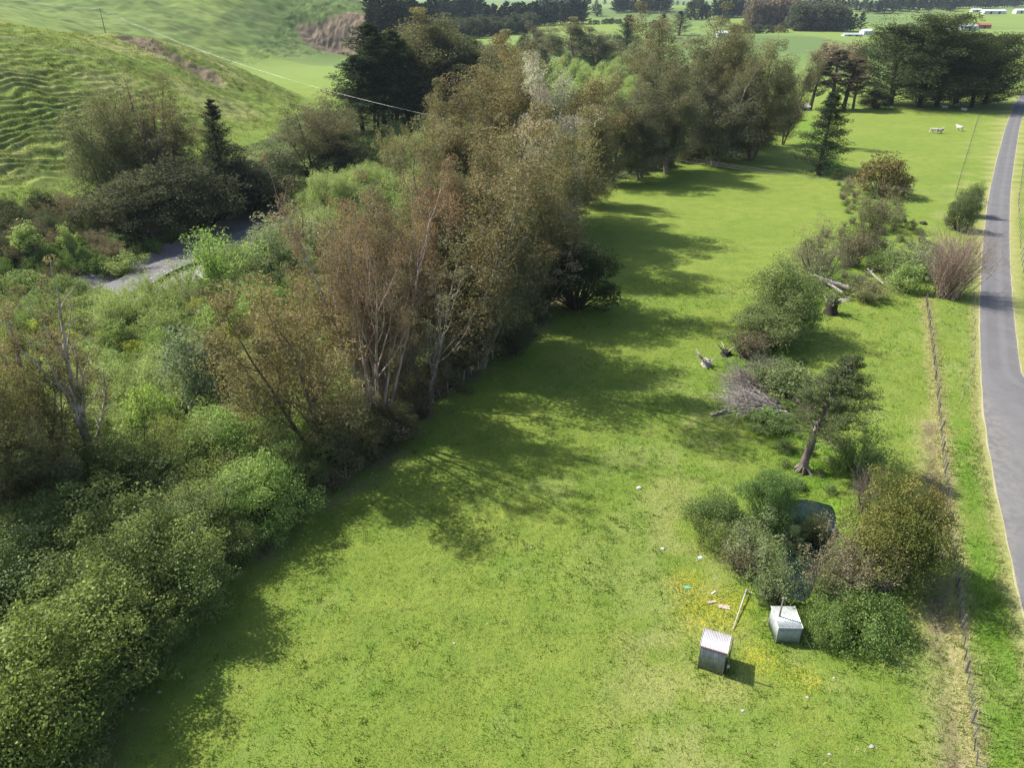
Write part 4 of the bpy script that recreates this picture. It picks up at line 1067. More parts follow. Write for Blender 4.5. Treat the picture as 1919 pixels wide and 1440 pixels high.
# ------------------------------------------------------------------ scrub: every bush its own, too alike to be told apart one by one
def scatter(poly, gap, seed, tries=9000, jit=1.0):
    """points at least gap metres apart on the ground inside an outline read from the photograph"""
    Pw = [flat(*p, z=-1.0) for p in poly]; a = np.array(Pw); r = np.random.default_rng(seed)
    lo, hi = a.min(0), a.max(0); q = lo + r.random((tries, 2)) * (hi - lo)
    q = q[inpoly(q[:, 0], q[:, 1], Pw)]
    out = []
    for p in q:
        if all((p[0] - o[0]) ** 2 + (p[1] - o[1]) ** 2 > gap * gap for o in out): out.append(p)
    return out

def thick(poly, gap, seed, pal, avoid=0.0, maxn=400):
    r = np.random.default_rng(seed + 99); pts = scatter(poly, gap, seed)[:maxn]
    if not pts: return
    P = np.array(pts); Z = land(P[:, 0], P[:, 1]); D = polydist(P[:, 0], P[:, 1], RIVER)
    wts = np.cumsum([p[0] for p in pal]); wts = wts / wts[-1]
    N = fbm(P[:, 0] / 14, P[:, 1] / 14, seed, 3)
    for (x, y), z, d, nn in zip(pts, Z, D, N):
        if d < avoid: continue
        hs = np.clip(.45 + (d - 9) / 16, .45, 1) if avoid > 9 else 1
        k = int(np.searchsorted(wts, np.clip((nn - .5) * 1.7 + .5 + r.normal(0, .16), 0, .999)))
        _, kinds, nm, lab, cat, grp, base, acc, h0, h1 = pal[k]
        kd = kinds[int(r.integers(len(kinds)))]; H = (h0 + (h1 - h0) * r.random()) * hs
        j = 1 + r.normal(0, .10)
        W = min(LIB[kd]['w'] / LIB[kd]['h'] * H * (1 + r.normal(0, .12)), 8)
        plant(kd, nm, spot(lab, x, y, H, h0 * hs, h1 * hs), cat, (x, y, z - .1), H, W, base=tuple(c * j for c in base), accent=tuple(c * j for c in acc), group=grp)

thick([(0, 1010), (200, 1000), (430, 870), (580, 855), (690, 800), (640, 640), (590, 500), (640, 420), (560, 425), (480, 480), (380, 560), (170, 575), (-60, 610), (-60, 900)], 2.75, 3, [
    (2.0, ['willow_a', 'willow_b'], 'willow_bush', 'soft pale green willow bush in the thick scrub of the river flat', 'shrub', 'pale willows on the river flat', (.145, .180, .066), (.185, .210, .085), 3.2, 5.5),
    (1.4, ['bush_a', 'bush_b', 'bush_c'], 'green_shrub', 'rounded fresh green shrub in the thick scrub of the river flat', 'shrub', 'green shrubs on the river flat', (.105, .145, .042), (.150, .185, .06), 2.2, 4.2),
    (1.0, ['willow_b', 'thicket'], 'grey_shrub', 'grey-green twiggy shrub in the thick scrub of the river flat', 'shrub', 'grey shrubs on the river flat', (.115, .135, .070), (.15, .14, .085), 2.2, 4.0),
    (.7, ['bush_b', 'bush_c'], 'gorse_bush', 'yellow-green flowering gorse bush on the river flat', 'shrub', 'gorse on the river flat', (.13, .16, .03), (.30, .26, .02), 1.6, 2.8)], 10.5)
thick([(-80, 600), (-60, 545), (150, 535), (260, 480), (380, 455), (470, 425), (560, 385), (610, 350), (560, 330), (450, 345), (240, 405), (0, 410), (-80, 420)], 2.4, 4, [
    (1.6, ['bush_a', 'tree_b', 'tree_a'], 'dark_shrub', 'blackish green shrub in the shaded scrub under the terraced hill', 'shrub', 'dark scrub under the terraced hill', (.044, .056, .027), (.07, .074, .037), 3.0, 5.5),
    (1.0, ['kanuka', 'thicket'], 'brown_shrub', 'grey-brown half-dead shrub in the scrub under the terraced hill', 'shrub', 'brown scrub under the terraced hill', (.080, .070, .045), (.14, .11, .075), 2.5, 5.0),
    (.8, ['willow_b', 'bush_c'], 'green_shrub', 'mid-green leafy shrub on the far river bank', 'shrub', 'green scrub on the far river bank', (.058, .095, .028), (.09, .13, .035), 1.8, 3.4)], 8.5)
thick([(600, 350), (650, 300), (760, 255), (870, 255), (900, 330), (860, 420), (760, 470), (690, 420), (620, 400), (560, 400)], 4.2, 6, [
    (1.6, ['willow_a', 'bush_a', 'tree_a'], 'willow_tree', 'bright leafy willow in the hollow behind the near gums', 'shrub', 'bright willows in the river hollow', (.140, .175, .062), (.175, .205, .08), 4.5, 8.0),
    (1.0, ['bush_b', 'tree_b'], 'green_shrub', 'deep green shrub in the hollow behind the near gums', 'shrub', 'green shrubs in the river hollow', (.06, .095, .03), (.10, .14, .04), 3.0, 5.5)], 3.0)
thick([(960, 190), (1060, 125), (1200, 120), (1215, 180), (1130, 240), (1090, 300), (1000, 300)], 6.5, 8, [
    (1.0, ['willow_a', 'tree_a', 'bush_a'], 'willow_tree', 'light yellow-green willow in the far bed of willows', 'shrub', 'light willows beyond the middle clump', (.165, .205, .07), (.20, .235, .09), 6, 10)], 0, 80)
thick([(870, 150), (960, 95), (1180, 85), (1230, 110), (1190, 130), (1010, 140), (930, 175)], 9, 9, [
    (1.0, ['willow_b', 'bush_a'], 'grey_willow', 'greyish willow far up the valley floor', 'shrub', 'grey willows far up the valley', (.10, .12, .065), (.13, .14, .08), 5, 9),
    (.7, ['bush_a', 'bush_b'], 'green_willow', 'green willow far up the valley floor', 'shrub', 'green willows far up the valley', (.085, .125, .045), (.12, .16, .06), 4, 8)], 0, 90)
thick([(1560, 330), (1690, 350), (1690, 420), (1750, 470), (1740, 545), (1640, 580), (1560, 560), (1470, 640), (1390, 670), (1430, 590), (1500, 480), (1590, 420)], 3.0, 15, [
    (1.2, ['bush_c', 'bush_b', 'kanuka'], 'ditch_shrub', 'ragged green shrub in the strip along the ditch', 'shrub', 'green shrubs along the ditch', (.088, .108, .042), (.125, .14, .06), 1.0, 2.6),
    (1.0, ['thicket', 'willow_b'], 'ditch_shrub', 'ragged brown-grey shrub in the strip along the ditch', 'shrub', 'brown shrubs along the ditch', (.115, .108, .065), (.155, .135, .092), 1.0, 2.4)], 0)
thick([(1370, 700), (1500, 690), (1620, 830), (1640, 900), (1570, 960), (1470, 945), (1440, 900), (1500, 800), (1420, 775)], 2.3, 16, [
    (1, ['bush_c', 'willow_b', 'bush_b'], 'low_weed_clump', 'low weedy clump around the bent cypress and the pond head', 'shrub', 'weedy clumps around the bent cypress', (.085, .125, .036), (.13, .165, .055), .5, 1.3)], 0)
thick([(-90, 590), (-80, 530), (175, 536), (185, 575), (60, 600)], 2.2, 17, [
    (1, ['willow_b', 'bush_a', 'bush_b'], 'bank_shrub', 'light shrub crowding the near river bank left of the gravel', 'shrub', 'shrubs on the near river bank', (.105, .145, .045), (.15, .17, .07), 2.6, 4.6)], 0)
thick([(-60, 1500), (90, 1500), (330, 1180), (520, 960), (400, 880), (150, 960), (-60, 1010)], 2.6, 18, [
    (1, ['kanuka', 'tree_b', 'willow_c'], 'edge_shrub', 'upright leafy shrub pushing up among the leafy edge trees', 'shrub', 'upright shrubs among the leafy edge trees', (.078, .100, .028), (.12, .142, .042), 4.0, 7.5),
    (.6, ['tree_a', 'willow_a'], 'edge_shrub', 'lighter yellow-green shrub pushing up among the leafy edge trees', 'shrub', 'light shrubs among the leafy edge trees', (.108, .134, .034), (.15, .172, .046), 3.5, 6.5),
    (.35, ['thicket', 'deadbush'], 'edge_shrub', 'half-bare twiggy shrub among the leafy edge trees', 'shrub', 'twiggy shrubs among the leafy edge trees', (.085, .090, .045), (.12, .11, .06), 4.0, 6.5)], 0)
# understorey along the paddock edge
def edge_row(pts, gap, seed, pal, back=(1.0, 4.5)):
    r = np.random.default_rng(seed); W = np.array([flat(*p) for p in pts])
    s = np.concatenate([[0], np.cumsum(np.hypot(*np.diff(W, axis=0).T))])
    for q in np.arange(0, s[-1], gap):
        x = np.interp(q, s, W[:, 0]) - back[0] - (back[1] - back[0]) * r.random(); y = np.interp(q, s, W[:, 1]) + 1.5 * r.normal()
        kinds, nm, lab, cat, grp, base, acc, h0, h1 = pal[int(r.integers(len(pal)))]
        kd = kinds[int(r.integers(len(kinds)))]; H = h0 + (h1 - h0) * r.random()
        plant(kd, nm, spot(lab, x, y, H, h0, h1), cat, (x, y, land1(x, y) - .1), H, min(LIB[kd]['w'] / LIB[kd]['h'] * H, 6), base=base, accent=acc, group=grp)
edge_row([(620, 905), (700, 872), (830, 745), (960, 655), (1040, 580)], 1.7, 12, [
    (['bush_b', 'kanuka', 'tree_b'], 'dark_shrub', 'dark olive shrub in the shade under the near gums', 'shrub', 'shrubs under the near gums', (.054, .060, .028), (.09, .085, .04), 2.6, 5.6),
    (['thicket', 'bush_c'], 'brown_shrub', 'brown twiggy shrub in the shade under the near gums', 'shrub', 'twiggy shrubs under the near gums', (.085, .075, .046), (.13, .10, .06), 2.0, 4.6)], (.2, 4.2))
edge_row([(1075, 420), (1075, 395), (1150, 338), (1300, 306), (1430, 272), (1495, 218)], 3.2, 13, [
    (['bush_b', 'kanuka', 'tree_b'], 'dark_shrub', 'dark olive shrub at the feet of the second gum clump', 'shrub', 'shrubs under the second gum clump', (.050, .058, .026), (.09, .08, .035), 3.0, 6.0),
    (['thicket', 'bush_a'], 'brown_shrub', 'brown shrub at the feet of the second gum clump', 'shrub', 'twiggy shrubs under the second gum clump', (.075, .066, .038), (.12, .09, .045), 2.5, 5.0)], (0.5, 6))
edge_row([(150, 1470), (205, 1340), (290, 1230), (400, 1098), (560, 965)], 1.9, 14, [
    (['bush_b', 'bush_c'], 'leafy_shrub', 'low leafy shrub crowding the edge fence under the leafy trees', 'shrub', 'low shrubs along the near edge', (.064, .086, .026), (.10, .122, .036), 1.6, 3.0)], (1.0, 3.0))

# ------------------------------------------------------------------ far rows of trees on the plain
def far_row(x0, y0, x1, y1, hpx, n, kd, nm, lab, grp, base, acc, seed, wk=1.0, depth=0.0):
    r = np.random.default_rng(seed)
    for k in range(n):
        f = (k + .5 + r.normal(0, .2)) / n
        x, y, z = hit(x0 + (x1 - x0) * f, y0 + (y1 - y0) * f, 300)
        y2 = y * (1 + depth * (r.random() - .3)); x2 = x * y2 / y; z = land1(x2, y2)
        H = hpx * y / FPX * (.8 + .4 * r.random()); q = LIB[kd]
        plant(kd, nm, lab, 'tree', (x2, y2, z - .3), H, q['w'] / q['h'] * H * wk, base=base, accent=acc, group=grp)
BL = (.022, .034, .022); BL2 = (.035, .046, .028)
far_row(690, 66, 905, 46, 42, 64, 'conifer_far', 'plantation_pine', 'dark pine in the dense plantation behind the hill foot', 'pine plantation behind the hill', BL, BL2, 1, 1.35, .10)
far_row(760, 80, 1000, 60, 26, 40, 'round_far', 'valley_tree', 'dark rounded tree in the far belt along the valley', 'far valley belt', (.032, .044, .026), (.06, .06, .035), 2, 1.2, .06)
far_row(905, 52, 1095, 44, 32, 44, 'conifer_far', 'shelter_pine', 'dark pine in the long shelter belt under the rolling fields', 'shelter belt under the rolling fields', BL, BL2, 3, 1.5, .05)
far_row(1010, 14, 1090, 14, 16, 16, 'conifer_far', 'ridge_pine', 'dark pine in the row topping the rolling fields', 'pines topping the rolling fields', BL, BL2, 4, 1.6, .03)
far_row(1070, 27, 1102, 24, 30, 5, 'conifer_far', 'tall_pine', 'tall dark pine in the short row on the rolling fields', 'short tall row on the rolling fields', BL, BL2, 5, 1.3, .03)
far_row(1118, 30, 1119, 30, 20, 1, 'round_far', 'field_tree', 'single egg-shaped tree standing on a rolling field', None, BL2, BL2, 6)
far_row(1150, 24, 1255, 22, 21, 24, 'conifer_far', 'shelter_pine', 'dark pine in the belt right of the egg-shaped tree', 'belt right of the egg-shaped tree', BL, BL2, 7, 1.7, .03)
far_row(1105, 46, 1165, 44, 8, 9, 'round_far', 'hedge_tree', 'low dark hedge tree at the foot of the rolling field', 'hedge at the foot of the rolling field', BL2, (.05, .055, .03), 8, 1.1)
far_row(1290, 37, 1330, 36, 27, 4, 'round_far', 'dark_tree', 'dark spreading tree in the short group above the domed gum', 'dark group above the domed gum', (.028, .036, .022), BL2, 9, .9, .02)
far_row(1336, 33, 1402, 32, 26, 18, 'conifer_far', 'shelter_pine', 'dark pine in the belt left of the bare brown wood', 'belt left of the bare brown wood', BL, BL2, 10, 1.5, .03)
far_row(1358, 42, 1360, 42, 15, 1, 'round_far', 'field_tree', 'lone dark field tree in front of the pine belt', None, BL, BL2, 11)
far_row(1400, 52, 1488, 51, 38, 26, 'round_far', 'bare_poplar', 'leafless purplish-brown tree in the far wood', 'bare brown wood', (.105, .078, .064), (.13, .10, .08), 12, .7, .03)
far_row(1485, 57, 1580, 58, 36, 24, 'round_far', 'wood_tree', 'dark grey-green tree in the wood right of the bare brown one', 'green wood right of the bare brown wood', (.042, .054, .034), (.08, .075, .05), 13, .85, .03)
far_row(1370, 64, 1475, 60, 13, 12, 'round_far', 'hedge_tree', 'flat-topped dark hedge tree along the far field', 'hedge along the far field', (.040, .046, .026), (.07, .065, .04), 14, 1.2)
far_row(1582, 60, 1612, 58, 24, 4, 'conifer_far', 'yard_pine', 'dark pine behind the small white building', 'pines behind the small white building', BL, BL2, 15, 1.4, .02)
far_row(1400, 16, 1640, 22, 15, 44, 'conifer_far', 'ridge_pine', 'blue-dark pine of the far ridge wood', 'far ridge wood', BL, BL2, 16, 2.0, .08)
far_row(1640, 24, 1915, 12, 20, 54, 'conifer_far', 'ridge_pine', 'blue-dark pine of the ridge wood behind the farm sheds', 'ridge wood behind the farm sheds', BL, BL2, 17, 2.0, .08)
far_row(1100, 9, 1400, 9, 8, 22, 'conifer_far', 'skyline_pine', 'tiny pine on the skyline', 'skyline pines', BL, BL2, 18, 2.4, .08)
# ------------------------------------------------------------------ the wind-bent cypress with its bare trunk
def bent_cypress():
    s = Plant(77); r = s.r
    P = np.array([(0, 0, -.3), (.05, .1, 1.2), (.35, .2, 2.6), (.55, .3, 4.2), (.9, .3, 5.8), (1.2, .4, 7.6), (1.7, .5, 9.6), (2.3, .6, 11.8)])
    s.paths.append((P, np.array([.62, .42, .36, .33, .27, .20, .13, .05])))
    for k in range(26):      # dead snags up the bare stem, more on the right
        f = r.random() * .42; z = .2 + f * 12; x = np.interp(z, P[:, 2], P[:, 0]); y = np.interp(z, P[:, 2], P[:, 1])
        a = r.normal(.0, 1.0); s.limb((x, y, z), (cos(a), sin(a), .35), .5 + 1.2 * r.random(), .06, .015, .05, .12, 4)
    for k in range(14):      # root buttresses and litter of sticks at the foot
        a = k * .9 + r.random(); s.limb((cos(a) * .3, sin(a) * .3, .6), (cos(a), sin(a), -.95), .8 + .4 * r.random(), .18, .04, -.02, .1, 4)
    for k in range(86):
        f = .34 + .66 * k / 86; z = f * 11.6; x = np.interp(z, P[:, 2], P[:, 0]); y = np.interp(z, P[:, 2], P[:, 1])
        a = k * 2.4 + r.normal(0, .5); right = .5 + .5 * cos(a)
        L = (2.7 + 1.7 * right) * (1.12 - .95 * max(0, f - .50) / .50) * (.7 + .5 * r.random())
        Q, D = s.limb((x, y, z), (cos(a), sin(a), .10 + .3 * f), L, .075, .015, .03, .08, 6)
        dead = cos(a) < -.2 and r.random() < .5
        for j in range(2, 6):
            if dead:
                s.limb(Q[j], D[j] + r.normal(0, .5, 3), .9, .022, .008, .02, .15, 4); s.limb(Q[j], D[j] + r.normal(0, .5, 3), .8, .02, .008, .02, .15, 4)
                if r.random() < .6: continue
            sr = .48 + .17 * L * r.random()
            s.leaves(Q[j] + [0, 0, .12], (sr, sr, .20), int(150 * (.5 + r.random())), .18, .3, .35 + .4 * (r.random() - .5), .6, .2)
    LIB['bent_cypress'] = s.make('bent_cypress')
    x, y, z = hit(1503, 884)
    plant('bent_cypress', 'cypress_tree', 'wind-bent cypress with bare grey trunk and flat dark sprays leaning right', 'tree', (x, y, z), None, None, (.048, .068, .025), (.09, .105, .04), (.27, .235, .205), None, yaw=0.0)
bent_cypress()

# dead wood
def lay(kd, px, py, lab, nm, cat, H, W, yaw, bark, group=None, base=BROWN):
    x, y, z = hit(px, py)
    return plant(kd, nm, lab, cat, (x, y, z), H, W, base=base, accent=base, bark=bark, yaw=yaw, group=group, parts=('branches', 'leaves'))
lay('brush', 1462, 765, 'heap of bleached dead branches lying toward the left with a dark root end', 'fallen_branches', 'dead branches', 2.8, 7.6, .12, (.47, .43, .40))
lay('brush', 1440, 735, 'finer brown dead branches stacked on the back of the bleached heap', 'fallen_branches', 'dead branches', 3.0, 6.0, -.15, (.37, .325, .295))
lay('deadbush', 1425, 695, 'bare white twigs sticking up behind the heap of dead branches', 'dead_shrub', 'dead shrub', 2.2, 3.2, .5, (.42, .38, .35))
lay('deadbush', 1650, 1105, 'silvery dead branch tips jutting out under the big rounded evergreen', 'dead_shrub', 'dead shrub', 1.8, 3.4, 1.2, (.50, .46, .42))
lay('deadbush', 1615, 965, 'grey dead twigs poking from the top of the big rounded evergreen', 'dead_shrub', 'dead shrub', 4.6, 3.4, 2.0, (.33, .27, .24))
lay('deadbush', 1640, 470, 'pale dead twigs among the middle of the ditch shrubs', 'dead_shrub', 'dead shrub', 2.6, 4.0, .2, (.36, .32, .29))
lay('deadbush', 1610, 545, 'pale dead twigs left of the rounded light green shrub', 'dead_shrub', 'dead shrub', 2.4, 4.0, .9, (.38, .34, .31))

M_DEAD = simple('dead_wood', (.24, .21, .185), (.46, .42, .38), 5, .9, 0, .6, .04, (1, 1, .3))
M_CHAR = simple('charred_wood', (.012, .011, .010), (.05, .042, .035), 6, .9, 0, .8, .05)
def log(px, py, ang, L, r, lab, cat='log', lift=0.15, mat=None, tilt=.04, group=None):
    x, y, z = hit(px, py); e = empty('fallen_log', (x, y, z), lab, cat, group)
    rg = np.random.default_rng(int(px)); n = 9; t = np.linspace(0, L, n)
    P = np.stack([t * cos(ang), t * sin(ang), lift + t * tilt + .05 * rg.normal(size=n)], 1); P[:, :2] += .06 * rg.normal(size=(n, 2))
    mb = MB(); mb.tube(P, np.linspace(r, r * .6, n) * (1 + .1 * rg.normal(size=n)), 9); mb.build('trunk', mat or M_DEAD, e, smooth=True)
    b = MB()
    for k in range(4):
        i = int(rg.integers(2, 8)); d = nrm(np.array([cos(ang) + rg.normal(0, .6), sin(ang) + rg.normal(0, .6), .5 + .4 * rg.random()])); l = L * .18
        b.tube([P[i], P[i] + d * l * .5, P[i] + d * l + [0, 0, .05]], [r * .35, r * .22, r * .1], 5)
    b.build('branch_stub', mat or M_DEAD, e, smooth=True)
    return e
log(1330, 782, .35, 2.6, .16, 'short bleached log in the grass left of the dead branch heap')
log(1592, 556, 2.55, 6.0, .42, 'broad silver-grey fallen trunk sloping under the windswept tree', lift=1.1, tilt=.18)
log(1578, 560, 2.1, 4.4, .24, 'thin pale fallen limb beside the broad silver-grey trunk', lift=.9, tilt=.22)
log(1655, 540, 1.9, 4.0, .18, 'pale fallen limb leaning in the ditch shrubs left of the willows', lift=.5, tilt=.35)

def stump(px, py, h, r, lab, mat, spikes, spmat):
    x, y, z = hit(px, py); e = empty('tree_stump', (x, y, z), lab, 'stump'); rg = np.random.default_rng(int(py))
    n = 14; zz = np.array([-.2, .05, .3, .65, 1.0]) * h; rr = np.array([1.5, 1.15, .95, .9, .8]) * r
    V = []
    for q, R in zip(zz, rr):
        for k in range(n):
            a = k * 2 * pi / n; f = R * (1 + .16 * sin(3 * a + 1) + .08 * rg.normal()); V.append((cos(a) * f, sin(a) * f, q + (.22 * h * rg.random() if q > .9 * h else 0)))
    F = [(i * n + k, i * n + (k + 1) % n, (i + 1) * n + (k + 1) % n, (i + 1) * n + k) for i in range(4) for k in range(n)]
    V.append((0, 0, h * .8)); c = len(V) - 1
    obj('trunk', meshdata('trunk', V, [np.array(F), np.array([(4 * n + k, 4 * n + (k + 1) % n, c) for k in range(n)])], mat, True), e)
    mb = MB()
    for k in range(spikes):
        a = rg.random() * 6.28; d = nrm(np.array([cos(a), sin(a), .35 + .8 * rg.random()])); p = np.array([cos(a) * r * .5, sin(a) * r * .5, h * (.5 + .45 * rg.random())]); l = r * (1.6 + 1.8 * rg.random())
        mb.tube([p, p + d * l * .5 + rg.normal(0, .06, 3), p + d * l], [r * .20, r * .13, r * .04], 6)
    mb.build('dead_limb', spmat, e, smooth=True)
stump(1556, 590, 2.2, .85, 'black hollow stump topped by forked silver limbs', M_CHAR, 9, M_DEAD)
stump(1323, 684, .7, .55, 'low grey root stump alone in the grass', M_DEAD, 10, M_DEAD)
stump(1360, 665, .55, .6, 'dark flat stump under the left tip of the twiggy scrub', M_CHAR, 5, M_DEAD)

# ------------------------------------------------------------------ two corrugated iron sheds
def iron(name, c1, c2, rough=.42, metal=.55):
    t = NT(name); v = t.objpos((1, 1, 1)); f = t.noise(2.6, 5, .65, v); g = t.noise(11, 3, .6, t.objpos((1, 1, .15)))
    c = t.mix(t.ramp(f, .35, .7), c1, c2); c = t.mix(t.ramp(g, .60, .78, 0, .45), c, (.24, .15, .09))
    return t.done(t.bsdf(c, rough, .4, t.bump(f, .15, .01), metal))
M_ROOF1 = iron('weathered_zinc_roof', (.48, .46, .475), (.60, .575, .58), .5, .25)
M_ROOF2 = iron('zinc_roof', (.36, .395, .385), (.52, .55, .535), .45, .3)
M_WALL1 = iron('zinc_wall', (.20, .21, .23), (.30, .31, .325), .5, .35)
M_WALL2 = iron('pale_grey_wall', (.27, .30, .285), (.37, .395, .375), .6, .1)
M_RED = simple('red_lead_edge', (.42, .20, .17), (.50, .30, .27), 8, .7)
M_POST = simple('weathered_post', (.11, .095, .082), (.22, .195, .17), 7, .9, 0, .6, .02, (1, 1, .2))
M_PALEPOLE = simple('bleached_pole', (.36, .345, .32), (.50, .48, .45), 5, .8, 0, .3, .01, (1, 1, .2))
M_WIRE = simple('galvanised_wire', (.26, .26, .26), (.36, .36, .36), 4, .5, .4)
M_CONC = simple('concrete', (.34, .32, .30), (.48, .46, .43), 7, .9)

def corrugated(P0, U, W, L, Hh, pitch=.105, amp=.016, lap=0):
    """ribbed sheet from corner P0: ribs are counted along U (length L) and run along W (length Hh)"""
    P0, U, W = np.array(P0, float), nrm(np.array(U, float)), nrm(np.array(W, float)); N = np.cross(U, W)
    n = int(L / pitch * 6); u = np.linspace(0, L, n); hgt = amp * np.sin(u / pitch * 2 * pi)
    a = P0 + U * u[:, None] + N * hgt[:, None]; b = a + W * Hh
    a2, b2 = a - N * .006, b - N * .006
    V = np.vstack([a, b, a2, b2]); i = np.arange(n - 1)
    F = np.vstack([np.stack([i, i + 1, n + i + 1, n + i], 1), np.stack([2 * n + i, 3 * n + i, 3 * n + i + 1, 2 * n + i + 1], 1),
                   np.stack([i, 2 * n + i, 2 * n + i + 1, i + 1], 1), np.stack([n + i, n + i + 1, 3 * n + i + 1, 3 * n + i], 1)])
    return V, F

def shed(c, rz, wd, dp, hf, hb, lab, wallm, roofm, over=.09, trim=None, door=False):
    """origin at the front left foot; x along the front, y to the back"""
    e = empty('pump_shed', (c[0], c[1], land1(*c)), lab, 'shed', None, rz)
    def wall(P0, U, L, H):
        V, F = corrugated(P0, U, (0, 0, 1), L, H); obj('wall', meshdata('wall', V, F, wallm, True), e)
    wall((0, 0, -.05), (1, 0, 0), wd, hf); wall((wd, 0.02, -.05), (0, 1, 0), dp - .02, min(hf, hb))
    wall((wd, dp, -.05), (-1, 0, 0), wd, hb); wall((0, dp, -.05), (0, -1, 0), dp - .02, min(hf, hb))
    mb = MB()      # gable slivers above the lower wall height
    hi, lo = max(hf, hb), min(hf, hb)
    if hi - lo > .02:
        yh, yl = (0.01, dp) if hf > hb else (dp, .01)
        for x in (0, wd):
            mb.add([(x - .004, yh, lo - .06), (x - .004, yh, hi - .05), (x - .004, yl, lo - .06), (x + .004, yh, lo - .06), (x + .004, yh, hi - .05), (x + .004, yl, lo - .06)], [(0, 1, 2), (3, 5, 4)])
        mb.build('gable', wallm, e)
    sl = (hb - hf) / dp; Ls = math.hypot(dp + 2 * over, (dp + 2 * over) * sl)
    V, F = corrugated((-over, -over, hf + .01 - over * sl), (1, 0, 0), (0, 1, sl), wd + 2 * over, Ls, .105, .016)
    rf = obj('roof', meshdata('roof', V, F, roofm, True), e)
    fl = MB(); fl.box((wd / 2, -over + .01, hf - .015 - over * sl), (wd + 2 * over, .03, .10)); fl.build('fascia', trim or roofm, e)
    fs = MB()
    for x in (-over + .012, wd + over - .012):
        fs.tube([(x, -over, hf + .03 - over * sl), (x, dp + over, hb + .03 + over * sl)], .022, 6)
    fs.build('edge_flashing', roofm, rf)
    co = MB()
    for (x, y, h) in ((0, 0, hf), (wd, 0, hf), (wd, dp, hb), (0, dp, hb)): co.box((x, y, h / 2 - .04), (.05, .05, h))
    co.build('corner_flashing', wallm, e)
    if door:
        d = MB(); d.box((wd * .5, -.035, hf * .46), (wd * .5, .03, hf * .86)); dr = d.build('door', wallm, e)
        h = MB(); h.box((wd * .70, -.06, hf * .5), (.03, .03, .12)); h.build('handle', M_POST, dr)
    return e
S1 = flat(1307, 1254)
shed(S1, radians(-23), 1.62, 1.62, 2.12, 2.02, 'near corrugated iron shed with white roof, ribbed grey wall and reddish front edge', M_WALL1, M_ROOF1, .10, M_RED)
S2 = flat(1453, 1207)
shed(S2, radians(-1), 1.58, 1.75, 1.52, 1.70, 'far corrugated iron shed with streaked pale roof and plain grey front by the brambles', M_WALL2, M_ROOF2, .07)

def pole(px, py, top, r, lab, extra=None, mat=None, bend=0.0):
    x, y, z = hit(px, py); H = CAMH + ray(px, top)[1] * y - z
    e = empty('power_pole', (x, y, z), lab, 'pole')
    m = MB(); m.tube([(0, 0, -.4), (bend * .4, 0, H * .5), (bend, 0, H)], [r, r * .9, r * .8], 8); m.build('pole', mat or M_POST, e, smooth=True)
    return e, H
e1, h1 = pole(1359, 1271, 1196, .07, 'dark wooden pole bolted to the right front corner of the near shed')
m = MB(); m.box((.02, -.09, .75), (.16, .10, .26)); m.build('meter_box', M_PALEPOLE, e1)
e2, h2 = pole(1451, 1197, 1120, .07, 'dark wooden pole at the left front corner of the far shed')
m = MB(); m.box((.05, 0, h2 - .12), (.34, .05, .06)); m.tube([(.05, 0, h2 - .1), (.3, .25, h2 - .5)], .015, 5); m.build('bracket', M_PALEPOLE, e2)
a = flat(1373, 1183); b = flat(1398, 1112)
e = empty('pale_pole', (a[0], a[1], land1(*a)), 'long bleached pole lying in the grass between the two sheds', 'pole')
m = MB(); m.tube([(0, 0, .10), ((b[0] - a[0]) * .5, (b[1] - a[1]) * .5, .22), (b[0] - a[0], b[1] - a[1], .34)], [.03, .042, .055], 8); m.build('pole', M_PALEPOLE, e, smooth=True)
m = MB(); m.box((b[0] - a[0] + .15, b[1] - a[1] - .1, .17), (.5, .09, .07), -.5); m.box((b[0] - a[0], b[1] - a[1], .13), (.14, .12, .26)); m.build('foot', M_PALEPOLE, e)
# stay wire of the far shed
a = (S2[0] + 1.55, S2[1] + .05); b = flat(1524, 1226)
e = empty('stay_wire', (a[0], a[1], 0), 'thin pale stay wire from the far shed roof down to the grass', 'wire')
m = MB(); m.tube([(0, 0, 1.35), (b[0] - a[0], b[1] - a[1], land1(*b))], .011, 5); m.build('wire', M_WIRE, e)

